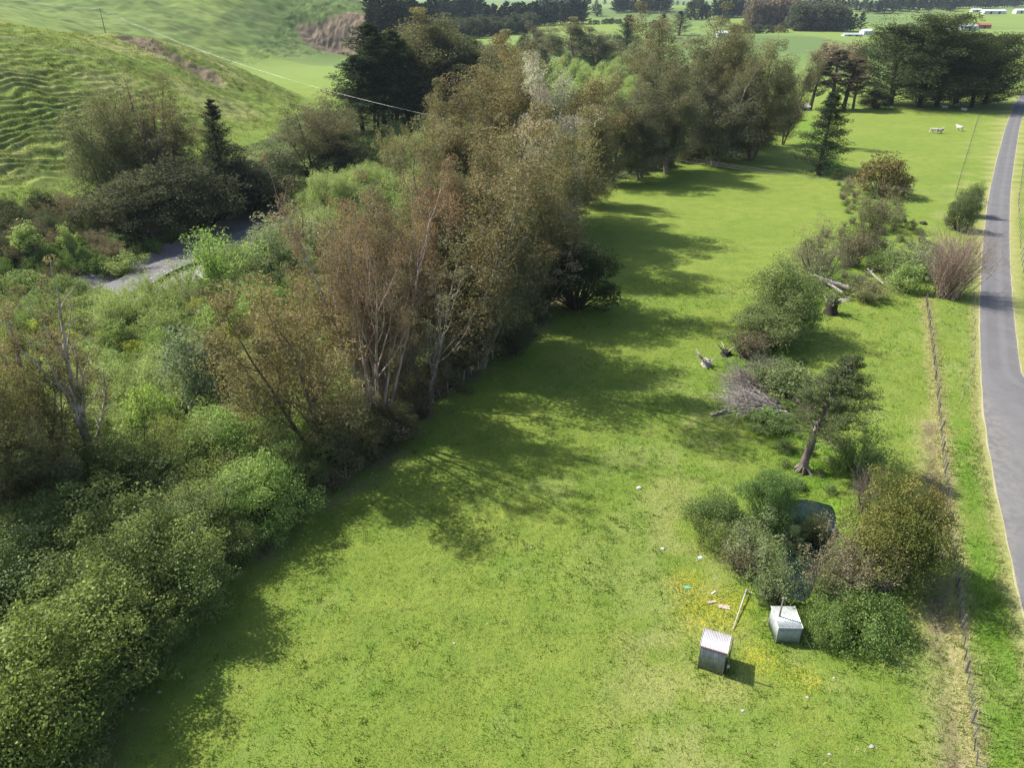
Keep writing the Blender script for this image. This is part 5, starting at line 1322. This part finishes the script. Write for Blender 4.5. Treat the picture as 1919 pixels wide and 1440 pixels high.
# rubbish and stones in the grass
M_WHITE = simple('white_plastic', (.52, .53, .52), (.62, .62, .61), 4, .4)
M_BLUE = simple('blue_plastic', (.42, .58, .70), (.55, .68, .78), 4, .4)
M_STONE = simple('stone', (.30, .28, .25), (.48, .45, .41), 5, .9, 0, .7, .04)
M_BOARD = simple('pinkish_board', (.34, .27, .23), (.48, .41, .36), 5, .9)
M_GREEN = simple('green_plastic', (.10, .35, .25), (.14, .42, .30), 4, .5)
def lump(px, py, r, nm, lab, cat, mat, flatn=.5, seed=0, group=None, part=None):
    x, y, z = hit(px, py); rg = np.random.default_rng(seed + int(px)); n, mrows = 9, 5; r = r * (.62 if mat is not M_CHAR else 1)
    V = [(0, 0, -.2 * r)]
    for i in range(1, mrows):
        t = i / mrows * pi
        for k in range(n):
            a = k * 2 * pi / n; f = r * sin(t) * (1 + .22 * rg.normal()); V.append((cos(a) * f, sin(a) * f * .8, -cos(t) * r * flatn + .35 * r * flatn + .06 * r * rg.normal()))
    V.append((0, 0, r * flatn * 1.2))
    F4 = [(1 + i * n + k, 1 + i * n + (k + 1) % n, 1 + (i + 1) * n + (k + 1) % n, 1 + (i + 1) * n + k) for i in range(mrows - 2) for k in range(n)]
    F3 = [(0, 1 + (k + 1) % n, 1 + k) for k in range(n)] + [(len(V) - 1, 1 + (mrows - 2) * n + k, 1 + (mrows - 2) * n + (k + 1) % n) for k in range(n)]
    o = obj(nm, meshdata(nm, V, [np.array(F4), np.array(F3)], mat, False)); o.location = (x, y, z); return tag(o, lab, cat, group)
lump(1197, 918, .34, 'white_stone', 'white stone alone in the open paddock', 'stone', M_WHITE, .7)
lump(1241, 1032, .26, 'white_scrap', 'white plastic scrap on the grass left of the blue one', 'scrap', M_WHITE, .5)
lump(1312, 1047, .36, 'blue_scrap', 'pale blue plastic scrap at the edge of the brambles', 'scrap', M_BLUE, .4)
lump(1180, 1188 - 300, .1, 'small_stone', 'small pale stone beside the white stone', 'stone', M_STONE, .6)
for k, (px, py, r, t) in enumerate([(1512, 1312, .22, 'grey stone right of the near shed in open grass'), (1390, 1343, .20, 'grey stone below the near shed'), (1632, 1402, .26, 'pale stone in worn grass at the bottom of the photograph'), (1553, 1422, .16, 'small stone left of the worn grass at the bottom'), (1298, 833, .28, 'grey stone below the dead branch heap'), (1200, 845, .2, 'grey stone in the paddock left of the cypress'), (850, 1210, .16, 'small pale stone in the middle of the near paddock'), (996, 1030, .17, 'pale stone at the shadow edge in the near paddock'), (1456, 793, .24, 'white stone under the dead branch heap'), (300, 1303, .2, 'pale stone in the shade of the leafy edge trees'), (1560, 1280, .13, 'white stone right of the far shed'), (1617, 1183, .14, 'white stone by the dark bramble patch')]):
    lump(px, py, r, 'stone', t, 'stone', M_STONE if 'white' not in t else M_WHITE, .6, k)
for k, (px, py) in enumerate([(1462, 1061), (1472, 1058)]):
    x, y, z = hit(px, py + 55)
    o = lump(px, py + 55, .13, 'white_flower', ['larger white bloom in the thin pond willow', 'smaller white bloom in the thin pond willow'][k], 'flower', M_WHITE, .8); o.location.z += 2.2 + .1 * k
def board(px, py, d, rz, lab, mat, nm='board', tilt=(0.04, .05, 0), lift=.06):
    x, y, z = hit(px, py); m = MB(); m.box((0, 0, 0), d, rz, tilt); o = m.build(nm, mat); o.location = (x, y, z + lift); return tag(o, lab, 'board')
board(1332, 1137, (.75, .22, .05), .3, 'pinkish board in the buttercups left of the pale pole', M_BOARD)
board(1357, 1141, (.85, .38, .05), -.2, 'wide pinkish board right of the narrow one in the buttercups', M_BOARD)
board(1336, 1116, (.5, .12, .05), .7, 'white board end just behind the pinkish boards', M_WHITE)
board(1427, 1107, (.6, .13, .06), .5, 'short tan plank at the forked foot of the pond willow', M_BOARD)
board(1287, 1110, (.45, .3, .05), .2, 'flat green plastic sheet left of the boards', M_GREEN)

# ------------------------------------------------------------------ post and wire fences
def fence(P, lab, gap=4.3, h=1.2, bat=3, wires=5, r=.095, mat=None, rgs=1, cat='fence', lean=.07):
    P = np.array(P); s = np.concatenate([[0], np.cumsum(np.hypot(*np.diff(P, axis=0).T))])
    o0 = P[0]; e = empty('wire_fence', (o0[0], o0[1], 0), lab, cat); rg = np.random.default_rng(rgs)
    def pt(q): return np.array([np.interp(q, s, P[:, 0]) - o0[0], np.interp(q, s, P[:, 1]) - o0[1]])
    m = MB(); m.tube([(0, 0, -.4), (0, 0, h * .6), (0, 0, h)], [r, r * .97, r * .9], 7); pm = m.data('post', mat or M_POST, False)
    m = MB(); m.box((0, 0, h * .47), (.065, .05, h * .92)); bm_ = m.data('batten', mat or M_POST)
    qs = np.arange(0, s[-1], gap)
    for q in qs:
        p = pt(q); z = land1(p[0] + o0[0], p[1] + o0[1])
        o = obj('post', pm, e, (p[0], p[1], z)); o.rotation_euler = (rg.normal(0, lean), rg.normal(0, lean), rg.random() * 3); o.scale = (1, 1, .92 + .2 * rg.random())
        for k in range(bat):
            q2 = q + gap * (k + 1) / (bat + 1)
            if q2 >= s[-1]: break
            p = pt(q2); z = land1(p[0] + o0[0], p[1] + o0[1])
            o = obj('batten', bm_, e, (p[0], p[1], z)); o.rotation_euler = (rg.normal(0, lean * 1.5), rg.normal(0, lean * 1.5), rg.random() * 3)
    q = np.arange(0, s[-1], 1.2); pts = np.array([pt(v) for v in q]); zz = land(pts[:, 0] + o0[0], pts[:, 1] + o0[1])
    for k in range(wires):
        m = MB(); m.tube(np.column_stack([pts[:, 0], pts[:, 1], zz + h * (.18 + .76 * k / max(1, wires - 1)) + .02 * rg.normal(size=len(q))]), .006, 3, False)
        m.build('wire', M_WIRE, e)
    return e
fence(FENCE[::-1], 'old post and batten fence with dry grass along it, between paddock and road verge')
fence([flat(*p) for p in [(1818, 515), (1824, 560), (1826, 640), (1822, 700), (1790, 775)]], 'thin light fence standing on the verge close to the road', 6.0, 1.0, 0, 2, .035, M_POST, 3)
fence([flat(*p) for p in [(1812, 440), (1790, 365), (1800, 330), (1818, 270), (1838, 205)]], 'far post and wire fence between the cattle paddock and the road', 4.5, 1.15, 0, 4, .07, M_POST, 4)
fence([(x - .4, y) for x, y in EDGE[1:9]], 'post and wire fence half hidden along the foot of the leafy edge trees', 3.2, 1.15, 1, 5, .07, M_PALEPOLE, 5)
fence([(x - .4, y) for x, y in EDGE[10:15]], 'post and wire fence along the foot of the second gum clump', 4.2, 1.15, 0, 4, .07, M_POST, 6)
fence([flat(*p) for p in [(1919, 300), (1908, 380), (1912, 470), (1922, 560)]], 'post and wire fence beyond the road at the right edge', 4.0, 1.15, 0, 4, .06, M_POST, 7)
x, y = flat(1273, 1112)
fence([(x, y), (x + .3, y + .4)], 'single dark iron standard in the grass left of the boards', 9, .9, 0, 0, .02, M_CHAR, 8, 'post')

x, y, z = hit(1826, 484)
e = empty('marker_post', (x, y, z), 'dark-topped roadside marker post with white foot on the verge', 'post')
m = MB(); m.box((0, 0, .3), (.16, .10, .6)); m.build('foot', M_WHITE, e); m = MB(); m.box((.02, 0, 1.0), (.34, .22, .8), 0, (0, .08, 0)); m.build('head', M_CHAR, e)

# ------------------------------------------------------------------ power line over the valley
def line_pole(x, y, H, lab, arm=2.2, az=0.0):
    e = empty('power_pole', (x, y, land1(x, y)), lab, 'pole', None, az)
    m = MB(); m.tube([(0, 0, -.5), (0, 0, H)], [.17, .11], 9); m.build('pole', M_POST, e, smooth=True)
    m = MB(); m.box((0, .12, H - .5), (arm, .11, .13)); a = m.build('crossarm', M_POST, e)
    m = MB()
    for k in (-1, 0.05, 1): m.tube([(k * arm * .45, .12, H - .43), (k * arm * .45, .12, H - .22)], [.05, .035], 6)
    m.build('insulator', M_PALEPOLE, a)
    return np.array([x, y, land1(x, y) + H - .22])
pA = onray(199, 67, 317); pB = flat(1143, 336); pC = (173.0, 95.0)
A = line_pole(pA[0], pA[1], 9.5, 'wooden power pole on the crest of the terraced hill', 2.4, 1.2)
B = line_pole(pB[0], pB[1], 8.2, 'power pole whose head shows in the gap between the gum clumps', 2.2, 1.2)
Cc = line_pole(pC[0], pC[1], 7.6, 'power pole beyond the road out to the right', 2.2, 1.3)
D = np.array([-420, 470, 78.0])
Dd = line_pole(-400, 520, 9.5, 'power pole on the far hill beyond the crest pole', 2.2, .8)
def span(P, Q, sag, lab, offs=(-1, .05, 1), rad=.0065):
    d = Q - P; l = np.hypot(d[0], d[1]); nx_, ny_ = -d[1] / l, d[0] / l
    e = empty('power_line', tuple(P), lab, 'power line', None); t = np.linspace(0, 1, 40)
    for o in offs:
        pts = np.outer(t, d) + np.outer(np.ones(40), [nx_ * o, ny_ * o, 0]); pts[:, 2] -= sag * 4 * t * (1 - t) * (1 + .05 * o)
        m = MB(); m.tube(pts, rad, 4, False); m.build('wire', M_WIRE, e)
span(A, B, 6.0, 'three power wires dropping from the hill crest across the river hollow')
span(B, Cc, 2.2, 'three power wires crossing the paddock and the road', (-2.6, .2, 2.6), .010)
span(A, Dd, 5.0, 'power wires running from the crest pole up the far hill')

# ------------------------------------------------------------------ cattle
def skin(name, verts, edges, radii, mat, sub=1):
    me = bpy.data.meshes.new(name); me.from_pydata(verts, edges, [])
    o = bpy.data.objects.new(name, me); COL.objects.link(o)
    md = o.modifiers.new('skin', 'SKIN'); md.use_smooth_shade = True
    for v, r in zip(me.skin_vertices[0].data, radii): v.radius = (r, r) if np.isscalar(r) else r
    me.skin_vertices[0].data[0].use_root = True
    sb = o.modifiers.new('sub', 'SUBSURF'); sb.levels = sb.render_levels = sub
    dg = bpy.context.evaluated_depsgraph_get(); out = bpy.data.meshes.new_from_object(o.evaluated_get(dg))
    bpy.data.objects.remove(o); out.materials.clear(); out.materials.append(mat); out.name = name
    return out
def hide_mat(name, c1, c2, spot=None):
    t = NT(name); v = t.objpos(); f = t.noise(1.3, 3, .5, v); c = t.mix(t.ramp(f, .4, .6), c1, c2)
    if spot: c = t.mix(t.ramp(t.noise(1.0, 2, .4, v), .53, .56), c, spot)
    return t.done(t.bsdf(c, .8, .2))
M_COWW = hide_mat('white_hide', (.46, .43, .37), (.58, .55, .49)); M_COWP = hide_mat('patched_hide', (.46, .43, .37), (.58, .55, .49), (.05, .04, .035))
M_HORN = simple('hoof', (.05, .045, .04), (.09, .08, .07), 5)
def cow_mesh(lying=False, graze=True, seed=0):
    b = .62 if lying else 1.02
    V = [(-.55, 0, b + .08), (-.95, 0, b + .06), (0, 0, b), (.55, 0, b + .06), (.90, 0, b + .22)]; R = [(.36, .34), (.24, .28), (.40, .36), (.38, .33), (.22, .24)]
    E = [(0, 1), (0, 2), (2, 3), (3, 4)]
    head = [(1.18, .02, b + .02 if graze else b + .42), (1.42, .05, .32 if graze else b + .46), (1.60, .06, .14 if graze else b + .34)]
    if lying: head = [(1.15, .08, b + .42), (1.38, .14, b + .42), (1.58, .18, b + .28)]
    k = 4
    for p, r in zip(head, (.15, .135, .085)): V.append(p); R.append(r); E.append((k, len(V) - 1)); k = len(V) - 1
    for s in (-1, 1):
        for (x, hind) in ((-.72, True), (.58, False)):
            if lying: L = [(x, s * .34, .40), (x + (.45 if hind else .30), s * .50, .14), (x + .12, s * .52, .08)]
            elif hind: L = [(x - .02, s * .22, .74), (x + .10, s * .24, .56), (x - .16, s * .24, .34), (x - .10, s * .24, .03)]
            else: L = [(x, s * .22, .66), (x + .02, s * .22, .36), (x, s * .22, .03)]
            k = 0 if hind else 3
            for j, p in enumerate(L):
                V.append(p); R.append([.15, .10, .065, .06][j]); E.append((k, len(V) - 1)); k = len(V) - 1
    k = 1
    for p in ((-1.08, 0, b + .02), (-1.12, .02, b - .35), (-1.10, .03, b - .62 if not lying else .1)): V.append(p); R.append(.035); E.append((k, len(V) - 1)); k = len(V) - 1
    h = 5
    for s in (-1, 1): V.append((head[0][0] + .08, head[0][1] + s * .26, head[0][2] + .10)); R.append(.045); E.append((h, len(V) - 1))
    return V, E, R, head
COWS = {}
for key, (ly, gr) in {'graze': (False, True), 'stand': (False, False), 'lie': (True, False)}.items():
    V, E, R, hd = cow_mesh(ly, gr); COWS[key] = (skin('cow_body', V, E, R, M_COWW), hd)
def cow(px, py, key, yaw, lab, patched=False, sc=1.2):
    x, y, z = hit(px, py); me, hd = COWS[key]
    e = empty('cow', (x, y, z - .02), lab, 'cow', None, yaw); e.scale = (sc,) * 3
    if patched: me = me.copy(); me.materials.clear(); me.materials.append(M_COWP)
    obj('body', me, e)
    m = MB()
    for s in (-1, 1):
        m.tube([(hd[0][0] + .1, hd[0][1] + s * .1, hd[0][2] + .13), (hd[0][0] + .12, hd[0][1] + s * .2, hd[0][2] + .22)], [.03, .012], 5)
    m.build('horn', M_HORN, e)
    return e
cow(1751, 249, 'graze', 3.0, 'white cow grazing, left one of the close pair in the far paddock')
cow(1760, 250, 'stand', .25, 'white cow with dark patches, right one of the close pair in the far paddock', True)
cow(1797, 245, 'stand', 1.9, 'white cow standing alone near the far fence', False, 1.3)
cow(1770, 203, 'lie', 2.8, 'white cow lying left under the roadside cypresses')
cow(1792, 199, 'lie', .4, 'white cow lying in the middle under the roadside cypresses')
cow(1806, 208, 'lie', 3.3, 'white cow lying nearest the road under the roadside cypresses')
lump(1730, 421, .75, 'dark_boulder', 'dark low lump in the grass of the far paddock left of the hedge', 'boulder', M_CHAR, .55)

# ------------------------------------------------------------------ farm buildings far off
M_WWALL = simple('white_paint', (.50, .51, .52), (.58, .59, .60), .3, .6); M_RWALL = simple('red_paint', (.27, .10, .06), (.33, .13, .08), .3, .7)
M_GROOF = simple('grey_iron_roof', (.40, .43, .46), (.52, .55, .58), .2, .5, .2); M_GLASSD = simple('dark_window', (.02, .025, .03), (.04, .045, .05), 1, .15)
M_WROOF = simple('white_iron_roof', (.52, .54, .56), (.62, .63, .64), .2, .5)
def barn(px, py, wpx, hpx, dp, rz, lab, wm, rm, nm='farm_shed', cat='shed', doors=1, wins=2, pitch=.18, sx=None):
    x, y, z = hit(px, py, 300); W = wpx * y / FPX * .98; H = hpx * y / FPX
    e = empty(nm, (x, y, z - .3), lab, cat, None, rz); hw, hd = W / 2, dp / 2; he = H * .72; hr = H + .3
    m = MB(); m.add([(-hw, -hd, 0), (hw, -hd, 0), (hw, hd, 0), (-hw, hd, 0), (-hw, -hd, he), (hw, -hd, he), (hw, hd, he), (-hw, hd, he)], [(0, 1, 5, 4), (1, 2, 6, 5), (2, 3, 7, 6), (3, 0, 4, 7)])
    m.add([(-hw, -hd, he), (-hw, 0, hr - .1), (-hw, hd, he), (hw, -hd, he), (hw, 0, hr - .1), (hw, hd, he)], [(0, 1, 2), (3, 5, 4)]); m.build('wall', wm, e)
    m = MB(); o = .4
    m.add([(-hw - o, -hd - o, he - .1), (hw + o, -hd - o, he - .1), (hw + o, 0, hr), (-hw - o, 0, hr), (-hw - o, -hd - o, he + .12), (hw + o, -hd - o, he + .12), (hw + o, 0, hr + .25), (-hw - o, 0, hr + .25)], [(0, 3, 2, 1), (4, 5, 6, 7), (0, 1, 5, 4), (1, 2, 6, 5), (3, 0, 4, 7)])
    m.add([(-hw - o, hd + o, he - .1), (hw + o, hd + o, he - .1), (hw + o, 0, hr), (-hw - o, 0, hr), (-hw - o, hd + o, he + .12), (hw + o, hd + o, he + .12), (hw + o, 0, hr + .25), (-hw - o, 0, hr + .25)], [(0, 1, 2, 3), (4, 7, 6, 5), (0, 4, 5, 1), (1, 5, 6, 2), (3, 7, 4, 0)])
    m.build('roof', rm, e)
    for k in range(doors):
        m = MB(); m.box((-hw + W * (k + .8) / (doors + .6), -hd - .04, he * .42), (min(4.5, W * .16), .1, he * .84)); m.build('door', M_GLASSD, e)
    for k in range(wins):
        m = MB(); m.box((-hw + W * (k + .35) / (wins + .2), -hd - .05, he * .6), (min(2, W * .08), .1, he * .25)); m.build('window', M_GLASSD, e)
    return e
barn(1782, 57, 24, 15, 18, .3, 'white gabled half of the farm shed above the roadside cypresses', M_WWALL, M_WROOF, doors=1, wins=1)
barn(1808, 57, 30, 10, 20, .1, 'long grey half of the farm shed above the roadside cypresses', M_GROOF, M_GROOF, doors=1, wins=0)
barn(1840, 53, 22, 8, 12, 0, 'orange-red barn right of the farm sheds', M_RWALL, M_RWALL, 'red_barn', 'barn', 1, 0)
barn(1622, 65, 17, 9, 10, .2, 'small white building left of the roadside cypresses', M_WWALL, M_WROOF, 'white_house', 'house', 0, 1)
barn(1596, 67, 32, 4, 9, .05, 'long low grey-roofed shed beside the small white building', M_GROOF, M_GROOF, doors=2, wins=0)
barn(1352, 70, 16, 10, 9, .1, 'small white building behind the domed gum', M_WWALL, M_WROOF, 'white_house', 'house', 0, 2)
barn(1828, 22, 16, 5, 14, 0, 'left white shed on the far terrace', M_WWALL, M_WROOF, doors=1, wins=0)
barn(1860, 26, 38, 7, 16, .05, 'longest white shed on the far terrace', M_WWALL, M_WROOF, doors=2, wins=0)
barn(1910, 25, 18, 7, 14, 0, 'right white shed on the far terrace at the photograph edge', M_WWALL, M_WROOF, doors=1, wins=0)
barn(893, 34, 26, 7, 14, .1, 'white-roofed farmhouse in the clearing of the far belt', M_WWALL, M_WROOF, 'farmhouse', 'house', 1, 3)
barn(1503, 206, 18, 9, 4, .3, 'low pinkish hut at the paddock end behind the lone tiered pine', M_BOARD, M_CONC, 'field_hut', 'hut', 1, 0)

# ------------------------------------------------------------------ grass blades, rank tufts, buttercups
def blades(name, X, Y, H, n, spread, width, col, seed, mat):
    r = np.random.default_rng(seed); k = len(X)
    x = np.repeat(X, n) + r.normal(0, 1, k * n) * np.repeat(spread, n); y = np.repeat(Y, n) + r.normal(0, 1, k * n) * np.repeat(spread, n)
    h = np.repeat(H, n) * (.5 + .8 * r.random(k * n)); z = land(x, y); a = r.random(k * n) * 6.28; ln = h * (.3 + .6 * r.random(k * n))
    wd = width * (.6 + .8 * r.random(k * n)); b = a + 1.57 + r.normal(0, .3, k * n)
    base = np.stack([x, y, z - .02], 1); s = np.stack([np.cos(b) * wd, np.sin(b) * wd, 0 * b], 1); tip = base + np.stack([np.cos(a) * ln, np.sin(a) * ln, h], 1)
    V = np.stack([base - s, base + s, tip], 1).reshape(-1, 3); F = np.arange(len(V)).reshape(-1, 3)
    return tag(obj(name, meshdata(name, V, F, mat, False, {'tint': ('FACE', np.clip(np.repeat(col, n) + r.normal(0, .12, k * n), 0, 1)), 'lum': ('FACE', np.clip(.5 + r.normal(0, .22, k * n), 0, 1))})), kind='stuff')
GPOLY = [flat(*p) for p in [(60, 1500), (205, 1330), (400, 1090), (690, 875), (960, 655), (1060, 560), (1180, 520), (1840, 540), (1842, 740), (1880, 1000), (1930, 1200), (1990, 1500), (2060, 1720), (0, 1760)]]
def sample(n, seed, dens):
    r = np.random.default_rng(seed); a = np.array(GPOLY); lo, hi = a.min(0), a.max(0); q = lo + r.random((n, 2)) * (hi - lo)
    k = inpoly(q[:, 0], q[:, 1], GPOLY) & (polydist(q[:, 0], q[:, 1], roadC) > 2.75) & (~inpoly(q[:, 0], q[:, 1], POND)); q = q[k]
    return q[r.random(len(q)) < dens(q[:, 0], q[:, 1])]
q = sample(430000, 51, lambda x, y: (.25 + .75 * fbm(x / 2.2, y / 2.2, 83, 3)) * np.clip(52 / np.maximum(y, 30), 0, 1) ** 1.2)
hh = .07 + .13 * fbm(q[:, 0] / 1.4, q[:, 1] / 1.4, 84, 2); cc = fbm(q[:, 0] / 6, q[:, 1] / 6, 85, 3)
o = blades('meadow_grass', q[:, 0], q[:, 1], hh, 3, np.full(len(q), .09), .022, np.clip((cc - .35) * 2.2, 0, 1), 5, M_LEAF)
o.color = (.168, .262, .038, 1); o['accent'] = [.27, .32, .08]
n1q = lambda x, y: fbm(x / 5, y / 5, 81, 4)
def rankd(x, y):
    v = np.interp(y, [p[1] for p in FENCE[::-1]], [p[0] for p in FENCE[::-1]])
    return np.clip(.9 * sstep(1.9, 1.0, np.minimum(np.hypot(x - S1[0] - 1.0, y - S1[1] - .4), np.hypot(x - S2[0] - .8, y - S2[1] - .85))) + .9 * sstep(.52, .62, n1q(x, y)) * .14 + .8 * sstep(6, 1.5, polydist(x, y, DITCH)) * .5 + .55 * sstep(.2, 1.5, x - v) * sstep(.36, .58, n1q(x, y)) * sstep(70, 60, y), 0, 1)
q = sample(90000, 52, rankd)
o = blades('rank_grass', q[:, 0], q[:, 1], .22 + .28 * fbm(q[:, 0], q[:, 1], 86, 2), 6, np.full(len(q), .16), .030, fbm(q[:, 0] / 3, q[:, 1] / 3, 87, 2), 6, M_LEAF)
o.color = (.11, .21, .028, 1); o['accent'] = [.21, .30, .05]
q = sample(400000, 53, lambda x, y: np.clip(sstep(1.1, .2, polydist(x, y, FENCE) + .6 * (vnoise(x, y, 3) - .5)) * .8 + .5 * sstep(3.8, 2.9, polydist(x, y, roadC)) + .02, 0, 1) * .5)
o = blades('dry_grass', q[:, 0], q[:, 1], .18 + .25 * fbm(q[:, 0], q[:, 1], 88, 2), 5, np.full(len(q), .12), .022, np.full(len(q), .5), 7, M_LEAF)
o.color = (.42, .37, .17, 1); o['accent'] = [.52, .46, .26]
fl = []
r = np.random.default_rng(54)
for (bx, by), br in BUTTER:
    k = int(br * br * 42); fl.append(np.stack([bx + r.normal(0, br * .5, k), by + r.normal(0, br * .5, k)], 1))
fl = np.vstack(fl); s = Plant(55)
z = land(fl[:, 0], fl[:, 1]) + .16 + .12 * r.random(len(fl))
aa = r.random(len(fl)) * 6.28; R = .032
P = np.stack([fl[:, 0], fl[:, 1], z], 1)
V = np.stack([P + np.stack([np.cos(aa + k * pi / 2) * R, np.sin(aa + k * pi / 2) * R, .012 * (k % 2) + 0 * aa], 1) for k in range(4)], 1).reshape(-1, 3)
o = tag(obj('buttercups', meshdata('buttercups', V, np.arange(len(V)).reshape(-1, 4), M_LEAF, False, {'tint': ('FACE', r.random(len(fl))), 'lum': ('FACE', .5 + 0 * z)})), kind='stuff')
o.color = (.66, .56, .015, 1); o['accent'] = [.60, .50, .02]

# weeds, thistle rosettes and worn turf in the near paddock; tussock on the terraced hill
q = sample(9000, 56, lambda x, y: np.clip(sstep(.54, .70, fbm(x / 3.2, y / 3.2, 57, 3)) * np.clip(50 / np.maximum(y, 28), 0, 1), 0, 1) * .5)
o = blades('paddock_weeds', q[:, 0], q[:, 1], .09 + .14 * np.random.default_rng(3).random(len(q)), 14, .10 + .16 * np.random.default_rng(4).random(len(q)), .045, np.random.default_rng(5).random(len(q)), 8, M_LEAF)
o.color = (.085, .165, .030, 1); o['accent'] = [.15, .225, .055]
def hill_sample(n, seed):
    r = np.random.default_rng(seed); y = 140 + 250 * r.random(n) ** 1.3; x = -190 + 112 * r.random(n)
    h = left_land(x, y); k = (h > 1.5) & (r.random(n) < .15 + .85 * sstep(.42, .66, fbm(x / 6, y / 6, 94, 4))); return np.stack([x[k], y[k]], 1)
q = hill_sample(60000, 58)
o = blades('hill_tussock', q[:, 0], q[:, 1], .22 + .38 * fbm(q[:, 0] / 2, q[:, 1] / 2, 95, 2), 4, np.full(len(q), .30), .075, fbm(q[:, 0] / 8, q[:, 1] / 8, 96, 3), 9, M_LEAF)
o.color = (.125, .175, .038, 1); o['accent'] = [.28, .28, .10]
